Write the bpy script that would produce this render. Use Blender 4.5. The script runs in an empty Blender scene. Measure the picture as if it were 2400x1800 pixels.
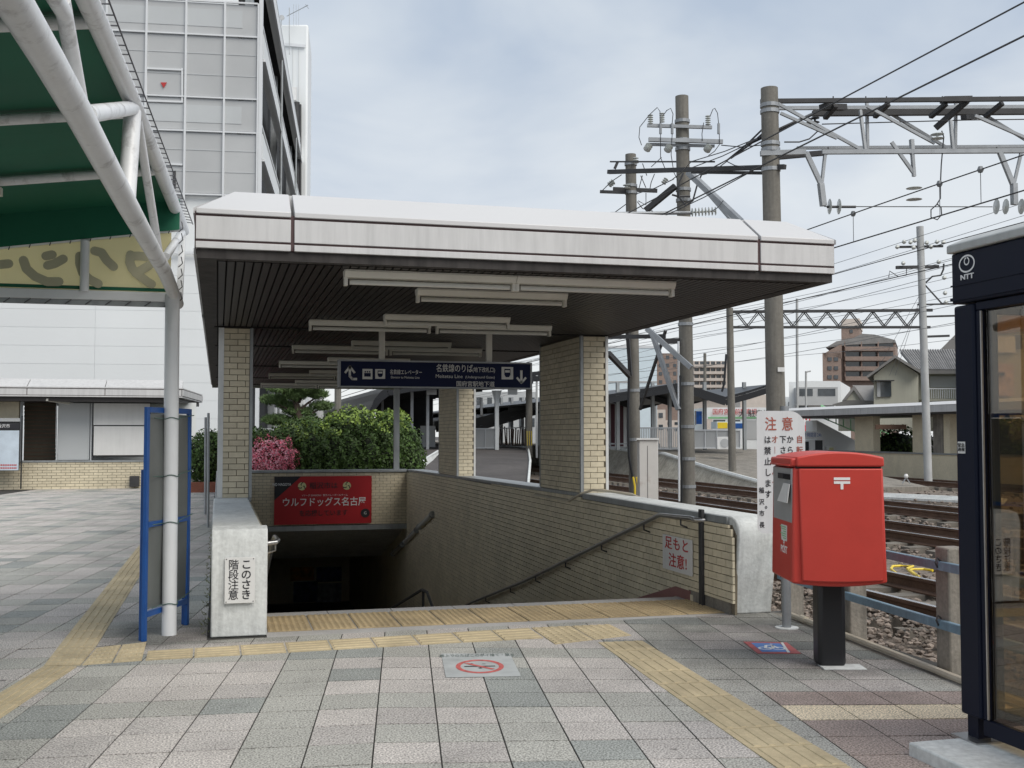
import bpy, bmesh, math, random
import numpy as np
from mathutils import Vector, Matrix
random.seed(7); rng=np.random.default_rng(7)
R=math.radians
sc=bpy.context.scene; COL=sc.collection
# ---------------- camera, sky, sun, exposure ----------------
CH=1.5; FPX=2594.0; PIT=R(2.601); YAW=R(14.87)
cam=bpy.data.cameras.new('camera'); co=bpy.data.objects.new('camera',cam); COL.objects.link(co)
cam.sensor_width=36; cam.lens=36*FPX/2400; cam.clip_start=.05; cam.clip_end=3000
co.location=(0,0,CH); co.rotation_euler=(math.pi/2+PIT,0,-YAW); sc.camera=co
w=bpy.data.worlds.new('World'); sc.world=w; w.use_nodes=True
nt=w.node_tree; N=nt.nodes; Lk=nt.links; N.clear()
SUNEL=R(50); SUNAZ=R(150)
out=N.new('ShaderNodeOutputWorld'); bg=N.new('ShaderNodeBackground'); bg2=N.new('ShaderNodeBackground')
sky=N.new('ShaderNodeTexSky'); sky.sky_type='NISHITA'; sky.sun_disc=False; sky.sun_elevation=SUNEL; sky.sun_rotation=SUNAZ
Lk.new(sky.outputs[0],bg.inputs[0]); bg.inputs[1].default_value=.05
tc=N.new('ShaderNodeTexCoord'); sep=N.new('ShaderNodeSeparateXYZ'); Lk.new(tc.outputs['Generated'],sep.inputs[0])
# clouds on a flat layer overhead: direction / (z+.18)
ad=N.new('ShaderNodeMath'); ad.operation='ADD'; ad.inputs[1].default_value=.16; Lk.new(sep.outputs[2],ad.inputs[0])
mx=N.new('ShaderNodeMath'); mx.operation='MAXIMUM'; mx.inputs[1].default_value=.05; Lk.new(ad.outputs[0],mx.inputs[0])
dv=N.new('ShaderNodeVectorMath'); dv.operation='DIVIDE'; cmb=N.new('ShaderNodeCombineXYZ')
for i in range(3): Lk.new(mx.outputs[0],cmb.inputs[i])
Lk.new(tc.outputs['Generated'],dv.inputs[0]); Lk.new(cmb.outputs[0],dv.inputs[1])
n1=N.new('ShaderNodeTexNoise'); n1.inputs['Scale'].default_value=1.5; n1.inputs['Detail'].default_value=5; n1.inputs['Roughness'].default_value=.5; n1.inputs['Distortion'].default_value=.35
Lk.new(dv.outputs[0],n1.inputs['Vector'])
r1=N.new('ShaderNodeValToRGB'); r1.color_ramp.elements[0].position=.40; r1.color_ramp.elements[1].position=.64
r1.color_ramp.elements[0].color=(.49,.58,.71,1); r1.color_ramp.elements[1].color=(.74,.80,.86,1)
Lk.new(n1.outputs[0],r1.inputs[0])
# whiter towards the horizon
hz=N.new('ShaderNodeMapRange'); hz.inputs[1].default_value=0.02; hz.inputs[2].default_value=.40; hz.inputs[3].default_value=1; hz.inputs[4].default_value=0; Lk.new(sep.outputs[2],hz.inputs[0])
pw=N.new('ShaderNodeMath'); pw.operation='POWER'; pw.inputs[1].default_value=1.3; Lk.new(hz.outputs[0],pw.inputs[0])
m1=N.new('ShaderNodeMixRGB'); Lk.new(pw.outputs[0],m1.inputs[0]); Lk.new(r1.outputs[0],m1.inputs[1]); m1.inputs[2].default_value=(.92,.94,.95,1)
Lk.new(m1.outputs[0],bg2.inputs[0]); bg2.inputs[1].default_value=.50
ms=N.new('ShaderNodeMixShader'); ms.inputs[0].default_value=.9; Lk.new(bg.outputs[0],ms.inputs[1]); Lk.new(bg2.outputs[0],ms.inputs[2]); Lk.new(ms.outputs[0],out.inputs[0])
sun=bpy.data.lights.new('sun','SUN'); sun.energy=1.5; sun.angle=R(50); sun.color=(1,.94,.85)
so=bpy.data.objects.new('sun',sun); COL.objects.link(so); so.rotation_euler=(math.pi/2-SUNEL,0,math.pi-SUNAZ)
sc.view_settings.view_transform='Standard'; sc.view_settings.look='None'; sc.view_settings.gamma=1; sc.view_settings.use_curve_mapping=False
sc.view_settings.exposure=1.0
# ---------------- placing helpers: sight lines of the camera at a real distance ----------------
_cp,_sp,_cy,_sy=math.cos(PIT),math.sin(PIT),math.cos(YAW),math.sin(YAW)
def ray(x,y):
    a=(x-1200)/FPX; b=-(y-900)/FPX
    f=_cp-b*_sp; u=_sp+b*_cp
    return Vector((a*_cy+f*_sy,-a*_sy+f*_cy,u)), f
def GZ(x,y,z=0.):
    r,f=ray(x,y); return r*((z-CH)/r.z)+Vector((0,0,CH))
def GY(x,y,Y):
    r,f=ray(x,y); return r*(Y/r.y)+Vector((0,0,CH))
def GX(x,y,X):
    r,f=ray(x,y); return r*(X/r.x)+Vector((0,0,CH))
def CP(x,y,t):
    r,f=ray(x,y); return r*(t/f)+Vector((0,0,CH))
RT=Vector((_cy,-_sy,0)); FW=Vector((_sy,_cy,0)); UP=Vector((0,0,1))
# ---------------- mesh builder ----------------
class MB:
    def __init__(s): s.v=[]; s.f=[]; s.mi=[]
    def add(s,vs,fs,mi=0):
        o=len(s.v); s.v+=[tuple(v) for v in vs]; s.f+=[tuple(i+o for i in f) for f in fs]; s.mi+=[mi]*len(fs); return s
    def box(s,a,b,mi=0):
        x0,y0,z0=a; x1,y1,z1=b
        return s.add([(x0,y0,z0),(x1,y0,z0),(x1,y1,z0),(x0,y1,z0),(x0,y0,z1),(x1,y0,z1),(x1,y1,z1),(x0,y1,z1)],
          [(0,3,2,1),(4,5,6,7),(0,1,5,4),(1,2,6,5),(2,3,7,6),(3,0,4,7)],mi)
    def obox(s,o,u,v,n,mi=0):   # box from corner o with edge vectors
        o=Vector(o);u=Vector(u);v=Vector(v);n=Vector(n)
        return s.add([o,o+u,o+u+v,o+v,o+n,o+u+n,o+u+v+n,o+v+n],[(0,3,2,1),(4,5,6,7),(0,1,5,4),(1,2,6,5),(2,3,7,6),(3,0,4,7)],mi)
    def prism(s,poly,ext,mi=0):
        poly=[Vector(p) for p in poly]; e=Vector(ext); n=len(poly)
        return s.add(poly+[p+e for p in poly],[tuple(reversed(range(n))),tuple(range(n,2*n))]+[(i,(i+1)%n,n+(i+1)%n,n+i) for i in range(n)],mi)
    def tube(s,pts,r,n=8,mi=0,cap=True):
        pts=[Vector(p) for p in pts]; rs=r if isinstance(r,(list,tuple)) else [r]*len(pts)
        vs=[]; fs=[]; m=len(pts); ref=None
        for i,p in enumerate(pts):
            d=(pts[min(i+1,m-1)]-pts[max(i-1,0)]).normalized()
            if ref is None: ref=d.cross(Vector((0,0,1)) if abs(d.z)<.9 else Vector((1,0,0))).normalized()
            a=(ref-d*ref.dot(d)).normalized(); b=d.cross(a).normalized(); ref=a
            for k in range(n):
                t=2*math.pi*k/n; vs.append(p+a*math.cos(t)*rs[i]+b*math.sin(t)*rs[i])
        for i in range(m-1):
            for k in range(n): fs.append((i*n+k,i*n+(k+1)%n,(i+1)*n+(k+1)%n,(i+1)*n+k))
        if cap: fs+= [tuple(reversed(range(n))),tuple((m-1)*n+k for k in range(n))]
        return s.add(vs,fs,mi)
    def bar(s,a,b,w,h,up=(0,0,1),mi=0):
        a=Vector(a);b=Vector(b);d=(b-a).normalized();up=Vector(up)
        if abs(d.dot(up))>.98: up=Vector((1,0,0))
        sd=d.cross(up).normalized(); u2=sd.cross(d).normalized()
        return s.obox(a-sd*w/2-u2*h/2,b-a,sd*w,u2*h,mi)
    def lathe(s,c,prof,n=12,mi=0,axis=None):
        c=Vector(c); vs=[];fs=[]; ax=Vector(axis).normalized() if axis is not None else UP
        a=ax.orthogonal().normalized(); b=ax.cross(a); m=len(prof)
        for r,z in prof:
            for k in range(n):
                t=2*math.pi*k/n; vs.append(c+ax*z+a*math.cos(t)*r+b*math.sin(t)*r)
        for i in range(m-1):
            for k in range(n): fs.append((i*n+k,i*n+(k+1)%n,(i+1)*n+(k+1)%n,(i+1)*n+k))
        fs+=[tuple(reversed(range(n))),tuple((m-1)*n+k for k in range(n))]
        return s.add(vs,fs,mi)
    def mesh(s,name,mats=None):
        me=bpy.data.meshes.new(name); me.from_pydata(s.v,[],s.f)
        for m in (mats if isinstance(mats,(list,tuple)) else [mats]) if mats else []: me.materials.append(m)
        if any(s.mi): me.polygons.foreach_set('material_index',s.mi)
        me.update(); return me
def fixn(me):
    bm=bmesh.new(); bm.from_mesh(me); bmesh.ops.recalc_face_normals(bm,faces=bm.faces); bm.to_mesh(me); bm.free()
def link(name,data,parent=None):
    o=bpy.data.objects.new(name,data); COL.objects.link(o)
    if parent is not None: par(o,parent)
    return o
def par(o,p):
    o.parent=p; o.matrix_parent_inverse=wm(p).inverted()
def wm(p):
    M=Matrix.LocRotScale(p.location,p.rotation_euler,p.scale)
    return wm(p.parent)@p.matrix_parent_inverse@M if p.parent else M
def obj(name,mb,mat,parent=None,smooth=False,bevel=0,label=None,stuff=False,seg=2):
    me=mb.mesh(name,mat); fixn(me)
    if smooth:
        me.polygons.foreach_set('use_smooth',[True]*len(me.polygons))
        try: me.set_sharp_from_angle(angle=R(38))
        except Exception: pass
    o=link(name,me,parent)
    if bevel:
        b=o.modifiers.new('bevel','BEVEL'); b.width=bevel; b.segments=seg; b.limit_method='ANGLE'; b.angle_limit=R(35)
        b.harden_normals=False
        if smooth is False: me.polygons.foreach_set('use_smooth',[True]*len(me.polygons)); me.set_sharp_from_angle(angle=R(30))
    if label: o['label']=label
    if stuff: o['kind']='stuff'
    return o
def thing(name,label,cat,loc=(0,0,0),group=None):
    o=bpy.data.objects.new(name,None); COL.objects.link(o); o.location=loc; o.empty_display_size=.1
    o['label']=label; o['category']=cat
    if group: o['group']=group
    return o
def tag(o,label,cat,group=None,kind=None):
    if label: o['label']=label
    if cat: o['category']=cat
    if group: o['group']=group
    if kind: o['kind']=kind
    return o
def struct(name,mb,mat,label=None,**k):
    o=obj(name,mb,mat,**k); o['kind']='structure'
    if label: o['label']=label
    return o
def dup(root,loc,label=None,rotz=None):
    r=root.copy(); COL.objects.link(r); r.location=loc
    if rotz is not None: r.rotation_euler=(0,0,rotz)
    if label: r['label']=label
    for ch in root.children:
        c=ch.copy(); COL.objects.link(c); c.parent=r
        for g in ch.children:
            d=g.copy(); COL.objects.link(d); d.parent=c
    return r
# ---------------- materials ----------------
def mat(name,col,rough=.6,metal=0.,var=.12,scale=3.,bump=0.,bscale=60.,island=0.,streak=0.,spk=0.,spkscale=300.,dirt=0.,grime_shade=(),gum=False,coord='pos',spec=.5,stain=None,fine=0.):
    m=bpy.data.materials.new(name); m.use_nodes=True; nt=m.node_tree; N=nt.nodes; L=nt.links
    b=N['Principled BSDF']; b.inputs['Roughness'].default_value=rough; b.inputs['Metallic'].default_value=metal
    b.inputs['Specular IOR Level'].default_value=spec
    g=N.new('ShaderNodeNewGeometry'); pos=g.outputs['Position']
    rgb=N.new('ShaderNodeRGB'); rgb.outputs[0].default_value=(*col,1); cur=rgb.outputs[0]
    def mul(val,cur):
        v=N.new('ShaderNodeVectorMath'); v.operation='SCALE'; L.new(cur,v.inputs[0]); L.new(val,v.inputs['Scale']); return v.outputs[0]
    def rng_(inp,a,b_,c,d):
        r=N.new('ShaderNodeMapRange'); r.inputs[1].default_value=a; r.inputs[2].default_value=b_; r.inputs[3].default_value=c; r.inputs[4].default_value=d; L.new(inp,r.inputs[0]); return r.outputs[0]
    def noise(sc_,det=4,stretch=None,ro=.55):
        n=N.new('ShaderNodeTexNoise'); n.inputs['Scale'].default_value=sc_; n.inputs['Detail'].default_value=det; n.inputs['Roughness'].default_value=ro
        if stretch:
            mp=N.new('ShaderNodeMapping'); mp.inputs['Scale'].default_value=stretch; L.new(pos,mp.inputs[0]); L.new(mp.outputs[0],n.inputs['Vector'])
        else: L.new(pos,n.inputs['Vector'])
        return n.outputs[0]
    if var: cur=mul(rng_(noise(scale),.3,.7,1-var,1+var),cur)
    if fine: cur=mul(rng_(noise(scale*14,3),.3,.7,1-fine,1+fine),cur)
    if island:
        oi=N.new('ShaderNodeObjectInfo'); a=N.new('ShaderNodeMath'); a.operation='ADD'; L.new(oi.outputs['Random'],a.inputs[0]); L.new(g.outputs['Random Per Island'],a.inputs[1])
        fr=N.new('ShaderNodeMath'); fr.operation='FRACT'; L.new(a.outputs[0],fr.inputs[0])
        cur=mul(rng_(fr.outputs[0],0,1,1-island,1+island),cur)
    if streak: cur=mul(rng_(noise(1,5,(14,14,.9),.65),.42,.72,1,1-streak),cur)
    if spk:
        cur=mul(rng_(noise(spkscale,1),.35,.65,1-spk,1+spk),cur)
    if dirt:
        cur=mul(rng_(noise(1.7,6,None,.7),.52,.75,1,1-dirt),cur)
    if stain:
        mx=N.new('ShaderNodeMixRGB'); L.new(rng_(noise(stain[3],6,stain[4],.7),.55,.72,0,stain[5]),mx.inputs[0]); L.new(cur,mx.inputs[1]); mx.inputs[2].default_value=(*stain[:3],1); cur=mx.outputs[0]
    for (gx,gy,gr,gs) in grime_shade:
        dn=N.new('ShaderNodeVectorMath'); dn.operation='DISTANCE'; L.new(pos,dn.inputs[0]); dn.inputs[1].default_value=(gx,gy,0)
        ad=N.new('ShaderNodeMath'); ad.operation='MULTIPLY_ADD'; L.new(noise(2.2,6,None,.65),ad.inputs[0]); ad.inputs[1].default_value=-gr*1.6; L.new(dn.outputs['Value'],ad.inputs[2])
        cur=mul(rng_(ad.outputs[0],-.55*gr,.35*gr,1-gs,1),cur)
    if gum:
        vo=N.new('ShaderNodeTexVoronoi'); vo.inputs['Scale'].default_value=1.25; L.new(pos,vo.inputs['Vector'])
        cur=mul(rng_(vo.outputs['Distance'],.020,.034,.45,1),cur)
        vo=N.new('ShaderNodeTexVoronoi'); vo.inputs['Scale'].default_value=5.; L.new(pos,vo.inputs['Vector'])
        cur=mul(rng_(vo.outputs['Distance'],.03,.06,.72,1),cur)
    L.new(cur,b.inputs['Base Color'])
    if bump:
        bp=N.new('ShaderNodeBump'); bp.inputs['Strength'].default_value=bump; bp.inputs['Distance'].default_value=.01; L.new(noise(bscale,4),bp.inputs['Height']); L.new(bp.outputs[0],b.inputs['Normal'])
    return m
M={}
M['bed']=mat('paving_joint',(.035,.033,.03),.95,bump=.4)
def tilem(n,c,**k): return mat(n,c,.85,var=.10,scale=1.3,spk=.50,spkscale=100,bump=.35,bscale=150,island=.06,dirt=.26,grime_shade=((4.05,7.2,1.6,.46),(-.2,8.9,.9,.45),(4.45,8.3,.9,.35),(-.35,8.6,.5,.38),(3.84,6.45,.3,.5)),gum=True,**k)  # round spots mix grime with painted contact shade at post box, wall and pole bases
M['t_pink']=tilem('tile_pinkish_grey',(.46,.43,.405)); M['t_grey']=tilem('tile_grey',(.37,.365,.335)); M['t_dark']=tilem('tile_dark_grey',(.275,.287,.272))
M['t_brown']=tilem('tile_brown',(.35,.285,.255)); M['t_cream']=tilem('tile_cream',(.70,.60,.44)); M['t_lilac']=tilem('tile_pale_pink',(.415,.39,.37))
M['yellow']=mat('tactile_yellow',(.47,.39,.25),.8,var=.14,scale=2.5,spk=.1,dirt=.3,bump=.2,island=.05,fine=.08)
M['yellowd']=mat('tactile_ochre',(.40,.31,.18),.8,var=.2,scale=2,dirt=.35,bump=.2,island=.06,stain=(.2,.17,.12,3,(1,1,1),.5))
M['brick']=mat('tan_brick',(.65,.58,.43),.55,var=.08,scale=1.2,island=.075,bump=.15,bscale=90,dirt=.15,fine=.06)
M['mortar']=mat('dark_mortar',(.19,.16,.115),.9,bump=.3)
M['conc']=mat('painted_concrete',(.66,.68,.67),.8,var=.08,scale=2.2,fine=.10,bump=.35,bscale=35,streak=.22,dirt=.18)
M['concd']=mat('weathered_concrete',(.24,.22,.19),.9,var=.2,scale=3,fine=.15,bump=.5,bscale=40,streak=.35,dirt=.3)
M['pole']=mat('pole_concrete',(.175,.165,.145),.85,var=.14,scale=1.5,fine=.1,bump=.2,streak=.3)
M['polel']=mat('pole_pale',(.42,.43,.43),.7,var=.1,streak=.15)
M['stone']=mat('granite_nosing',(.42,.41,.40),.7,spk=.2,var=.12)
M['fascia']=mat('fascia_aluminium',(.57,.567,.565),.5,.1,var=.04,scale=1,streak=.16,fine=.012)
M['ftop']=mat('flashing_aluminium',(.55,.548,.55),.5,.1,var=.02,scale=.6)
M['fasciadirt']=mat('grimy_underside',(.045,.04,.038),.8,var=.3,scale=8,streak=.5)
M['trimdk']=mat('maroon_joint',(.075,.04,.04),.6)
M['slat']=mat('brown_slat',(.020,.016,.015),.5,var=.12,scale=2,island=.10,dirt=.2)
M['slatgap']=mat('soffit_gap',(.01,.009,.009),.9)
M['lampw']=mat('lamp_cream',(.70,.685,.62),.45,var=.06,dirt=.12); M['tubew']=mat('tube_glass',(.62,.62,.58),.25,var=0)
M['navy']=mat('navy_panel',(.006,.011,.045),.6,var=0,spec=.2); M['white']=mat('white_print',(.78,.78,.78),.5,var=0)
M['metal']=mat('brushed_steel',(.45,.45,.45),.32,.9,var=.1,fine=.05); M['galv']=mat('galvanised_steel',(.31,.325,.34),.5,.5,var=.14,scale=4,fine=.06)
M['steeld']=mat('dark_steel',(.05,.05,.052),.6,.3,var=.2); M['black']=mat('black_paint',(.012,.013,.016),.4,var=0)
M['gtrim']=mat('grey_corner_trim',(.33,.35,.36),.45,.4,streak=.2); M['wtrim']=mat('pale_corner_trim',(.74,.75,.74),.5,.2,streak=.15)
M['red']=mat('postbox_red',(.52,.055,.042),.42,var=.05,scale=3,dirt=.08,spec=.4); M['redd']=mat('postbox_red_shade',(.46,.05,.04),.42,var=.05)
M['plate']=mat('sign_white',(.70,.70,.69),.45,var=.03,streak=.06); M['plateg']=mat('sign_greyish',(.66,.67,.68),.55,var=.05,streak=.15)
M['ink']=mat('sign_black_ink',(.02,.02,.025),.6,var=0); M['rink']=mat('sign_red_ink',(.45,.03,.03),.6,var=.1); M['rinkf']=mat('faded_red_ink',(.36,.10,.07),.6,var=.15,scale=20)
M['banner']=mat('banner_red',(.42,.012,.018),.5,var=.05); M['byel']=mat('banner_cream',(.62,.58,.30),.5)
M['booth']=mat('booth_navy_black',(.0035,.0065,.02),.5,.0,var=.08,spec=.22); M['boothtop']=mat('booth_cap_grey',(.42,.43,.42),.5,var=.05,streak=.15)
M['blue']=mat('blue_paint',(.008,.075,.29),.4,var=.10,scale=6,fine=.06); M['bluer']=mat('fence_blue_grey',(.17,.27,.35),.5,var=.15,streak=.25,fine=.1)
M['gpanel']=mat('grey_acrylic',(.13,.14,.135),.3,var=.15,scale=1.5,dirt=.2)
M['wpaint']=mat('white_painted_steel',(.74,.75,.76),.35,var=.05,scale=3,fine=.03,stain=(.10,.08,.07,5.5,(1,1,.6),.62)); M['wpost']=mat('white_post_paint',(.70,.72,.74),.35,var=.05)
M['green']=mat('green_canvas',(.006,.115,.062),.7,var=.12,scale=1.2); M['rope']=mat('lacing_rope',(.10,.10,.11),.8)
M['rail']=mat('rail_rust',(.13,.075,.05),.7,.2,var=.25,scale=4,fine=.2); M['railtop']=mat('rail_polished_top',(.55,.55,.57),.25,.9,var=.1)
M['sleeper']=mat('sleeper',(.16,.145,.125),.9,var=.2,island=.15,bump=.4); M['ballast']=mat('ballast_stone',(.20,.165,.14),.95,island=.4,var=.15,bump=.4)
M['ballastbed']=mat('ballast_bed',(.17,.14,.115),.95,var=.3,scale=3,fine=.5,bump=1,bscale=25,spk=.4,spkscale=16)
M['asphalt']=mat('asphalt',(.075,.068,.066),.95,var=.25,scale=.5,fine=.12,bump=.4,bscale=120,dirt=.2)
M['whitew']=mat('white_siding',(.72,.745,.755),.55,var=.03,scale=.3,island=.02); M['gpan']=mat('grey_glazed_panel',(.43,.44,.445),.3,var=.06,scale=.5,island=.03,spec=.6)
M['gpan2']=mat('pale_window_panel',(.47,.49,.50),.3,var=.05,scale=.6); M['wframe']=mat('white_frame',(.64,.66,.68),.4,var=.02)
M['darkin']=mat('dark_interior',(.022,.023,.025),.8,var=.2); M['glassd']=mat('dark_window_glass',(.05,.06,.07),.12,var=.2,spec=.8)
M['pipe']=mat('cream_pipe',(.50,.45,.36),.5,var=.12,scale=5,dirt=.3); M['yel']=mat('yellow_plastic',(.75,.55,.03),.4,var=.05)
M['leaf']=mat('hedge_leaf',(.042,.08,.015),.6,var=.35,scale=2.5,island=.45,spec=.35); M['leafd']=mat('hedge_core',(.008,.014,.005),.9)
M['pine']=mat('pine_needles',(.13,.20,.07),.7,var=.3,island=.4); M['bark']=mat('bark',(.07,.05,.038),.9,bump=.6)
M['azalea']=mat('azalea_pink',(1.0,.28,.38),.6,island=.35,var=.2); M['azaleal']=mat('azalea_pale_pink',(1.0,.50,.58),.6,island=.2)
M['insul']=mat('porcelain',(.50,.52,.50),.25,var=.08); M['wire']=mat('wire_dark',(.035,.036,.04),.5); M['wireg']=mat('wire_grey',(.16,.17,.18),.5)
M['rooftile']=mat('grey_roof_tile',(.20,.195,.19),.7,var=.15,scale=1,island=.12); M['stucco']=mat('beige_stucco',(.46,.455,.38),.9,var=.07,scale=.6,streak=.08)
M['apt']=mat('brown_tile_flats',(.25,.185,.155),.8,var=.08,scale=.3,fine=.12); M['aptl']=mat('pale_flats',(.55,.49,.44),.8,var=.06)
M['orange']=mat('ochre_cladding',(.34,.19,.07),.8,var=.1); M['pblue']=mat('pale_blue_wall',(.62,.72,.78),.6,var=.03); M['ggreen']=mat('green_rail',(.25,.55,.28),.5)
# ---------------- text ----------------
def text(body,o,rt,up,size,matl,parent,name='lettering',align='CENTER',bold=.0,xs=1.,spacing=1.,lines=1.,ext=.0008,label=None):
    c=bpy.data.curves.new('t','FONT'); c.body=body; c.size=size; c.extrude=ext; c.offset=bold*size; c.align_x=align; c.align_y='CENTER'; c.space_character=spacing; c.space_line=lines; c.resolution_u=3
    t=bpy.data.objects.new('t',c); COL.objects.link(t); bpy.context.view_layer.update()
    me=bpy.data.meshes.new_from_object(t.evaluated_get(bpy.context.evaluated_depsgraph_get())); bpy.data.objects.remove(t); bpy.data.curves.remove(c)
    rt=Vector(rt).normalized(); up=Vector(up).normalized(); n=rt.cross(up); o=Vector(o)
    Mx=Matrix(((rt.x*xs,up.x,n.x,o.x),(rt.y*xs,up.y,n.y,o.y),(rt.z*xs,up.z,n.z,o.z),(0,0,0,1))); me.transform(Mx)
    me.name=name; me.materials.clear(); me.materials.append(matl); ob=link(name,me,parent)
    if label: ob['label']=label
    return ob
def unitcube():
    return MB().box((-.5,-.5,-.5),(.5,.5,.5))
CUBES={}
def piece(name,c,s,matl,parent,rotz=0.):
    k=matl.name+name
    if k not in CUBES: CUBES[k]=unitcube().mesh(name,matl)
    o=bpy.data.objects.new(name,CUBES[k]); COL.objects.link(o); o.location=c; o.scale=s; o.rotation_euler=(0,0,rotz)
    o.parent=parent; o.matrix_parent_inverse=PINV(parent); return o
_pi={}
def PINV(p):
    if p.name not in _pi: _pi[p.name]=wm(p).inverted()
    return _pi[p.name]
def campos(p): return (Vector(p)-Vector((0,0,CH))).length
def bricks(parent,org,u,n,ulen,z0f,z1f,clip=None,L=.17,Hc=.065,J=.0065,matl=None,limit=300,depth=.02,zref=0.,maxind=True):
    """running-bond bricks on a vertical face: org+u*s, outward n"""
    matl=matl or M['brick']; u=Vector(u).normalized(); n=Vector(n).normalized(); org=Vector(org); rz=math.atan2(u.y,u.x); lst=[]
    ns=int(ulen/L)+2; zmin=min(z0f(0),z0f(ulen)); zmax=max(z1f(0),z1f(ulen)); j0=int(math.floor((zmin-zref)/Hc)); j1=int(math.ceil((zmax-zref)/Hc))
    for j in range(j0,j1):
        za=zref+j*Hc; zb=za+Hc-J; off=(j%2)*L/2
        for i in range(-1,ns):
            a=max(0,i*L+off); b=min(ulen,i*L+off+L-J)
            if b-a<.03: continue
            m=(a+b)/2; lo=z0f(m); hi=z1f(m)
            if zb<lo+.01 or za>hi-.01: continue
            zz0=max(za,lo); zz1=min(zb,hi)
            if zz1-zz0<.012: continue
            if clip:
                r=clip(a,b,(zz0+zz1)/2)
                if r is None: continue
                a,b=r; m=(a+b)/2
            d=depth+random.uniform(0,.0025)
            lst.append((org+u*m+n*(d/2)+UP*((zz0+zz1)/2-org.z),(b-a,d,zz1-zz0)))
    lst.sort(key=lambda q:campos(q[0]))
    for c,s in lst[:limit]: piece('brick',c,s,matl,parent,rz)
    if lst[limit:]:
        mb=MB()
        for c,s in lst[limit:]:
            mb.obox(c-u*s[0]/2-n*s[1]/2-UP*s[2]/2,u*s[0],n*s[1],UP*s[2])
        o=obj('brick_field',mb,matl,parent,stuff=True)
# ================= ground =================
XR=4.62   # plaza edge towards the tracks
def rects(mb,rs,z):
    for x0,y0,x1,y1 in rs: mb.add([(x0,y0,z),(x1,y0,z),(x1,y1,z),(x0,y1,z)],[(0,1,2,3)])
g=MB(); rects(g,[(-600,-300,-.0,700),(0,-300,4.6,9.5),(0,24.9,4.6,700)],-.03)
gr=struct('ground',g,M['asphalt'])
g=MB(); g.box((-14,-6,-.06),(4.6,8.6,-.0045)); g.box((-14,8.6,-.06),(-.02,33,-.0045))
bed=struct('plaza_pavement',g,M['bed'])
def PE(y): return 4.30+(y-5.3)*.0865 if y<8.6 else 4.55
th=R(9.32); ct,stt=math.cos(th),math.sin(th)
def ab(a,b): return (a*ct+b*stt,-a*stt+b*ct)
def bw(j,a):
    jj=min(j,9)
    if a>-.15: return 5.15+.35*j-(min(a,3.6)+.15)/2.05*(.074+.0255*jj)
    return 5.15+.35*j-.07*min(-.15-a,3.2)
def clipp(poly,f):
    o=[]
    for i in range(len(poly)):
        p,q=poly[i],poly[(i+1)%len(poly)]; a,b=f(p),f(q)
        if a>=0: o.append(p)
        if (a>=0)!=(b>=0): t=a/(a-b); o.append((p[0]+(q[0]-p[0])*t,p[1]+(q[1]-p[1])*t))
    return o
def area(p): return abs(sum(p[i][0]*p[(i+1)%len(p)][1]-p[(i+1)%len(p)][0]*p[i][1] for i in range(len(p))))/2
ZA=[lambda p:8.44-p[1]+.02*(p[0]), lambda p:PE(5.3)+(p[1]-5.3)*.0865-p[0]-.02, lambda p:p[1]-2.4, lambda p:p[0]+6]
ZB=[lambda p:-.06-p[0], lambda p:p[1]-8.44-.02*p[0]-.006, lambda p:32.6-p[1], lambda p:p[0]+9+.12*(p[1]-20) if p[1]>20 else p[0]+5.5]
tiles=[]
for k in range(-26,18):
    for j in range(-9,90):
        a0=-1.726+.3172*k+.004; a1=a0+.3172-.008; s=.0066
        q=[(a0,bw(j,a0)+s),(a1,bw(j,a1)+s),(a1,bw(j+1,a1)-s),(a0,bw(j+1,a0)-s)]
        P=[ab(*t) for t in q]
        am=(a0+a1)/2; bm_=bw(j,am)+.17
        for Zn in (ZA,ZB):
            pp=P
            for f in Zn:
                pp=clipp(pp,f)
                if len(pp)<3: break
            if len(pp)<3 or area(pp)<.004: continue
            cx=sum(p[0] for p in pp)/len(pp); cy=sum(p[1] for p in pp)/len(pp)
            h=random.random()
            if k>=12 and bm_<6.33+.0*k and cy<7.4:
                c=1 if False else ('t_cream' if 5.70<bm_<6.02 else 't_brown')
                if bm_<4.62: c='t_grey'
            else:
                gc=(k%4==3); grr=(j%4==3)
                if gc and grr: c='t_dark' if h<.85 else 't_grey'
                elif gc or grr: c='t_grey' if h<.82 else ('t_dark' if h<.9 else 't_pink')
                else: c='t_pink' if h<.62 else ('t_lilac' if h<.86 else ('t_grey' if h<.97 else 't_dark'))
                if k==11 and cy<7.4: c='t_grey'
            tiles.append((cx,cy,pp,c))
def screen(cx,cy):
    v=Vector((cx,cy,-CH)); f=v.dot(FW); 
    return f>1.2 and abs(v.dot(RT)/f)<.50 and (CH/f*FPX)<800
def rank(t): return (0 if screen(t[0],t[1]) else 1, math.hypot(t[0],t[1]))
tiles.sort(key=rank)
names=['t_pink','t_lilac','t_grey','t_dark','t_brown','t_cream']
bedinv=wm(bed).inverted(); rest=MB()
for i,(cx,cy,pp,c) in enumerate(tiles):
    z=random.uniform(-.0012,.0008)
    if area(pp)>0 and sum(pp[k_][0]*pp[(k_+1)%len(pp)][1]-pp[(k_+1)%len(pp)][0]*pp[k_][1] for k_ in range(len(pp)))<0: pp=pp[::-1]
    mb=MB() if i<300 else rest; n=len(pp)
    if i>=300 and math.hypot(cx,cy)>33.5: continue
    zb=-.02
    mb.add([(x,y,zb) for x,y in pp]+[(x,y,z) for x,y in pp],[tuple(range(n,2*n))]+[(k_,(k_+1)%n,n+(k_+1)%n,n+k_) for k_ in range(n)],names.index(c) if i>=300 else 0)
    if i<300:
        o=link('paving_tile',mb.mesh('paving_tile',M[c])); o.parent=bed; o.matrix_parent_inverse=bedinv
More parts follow.
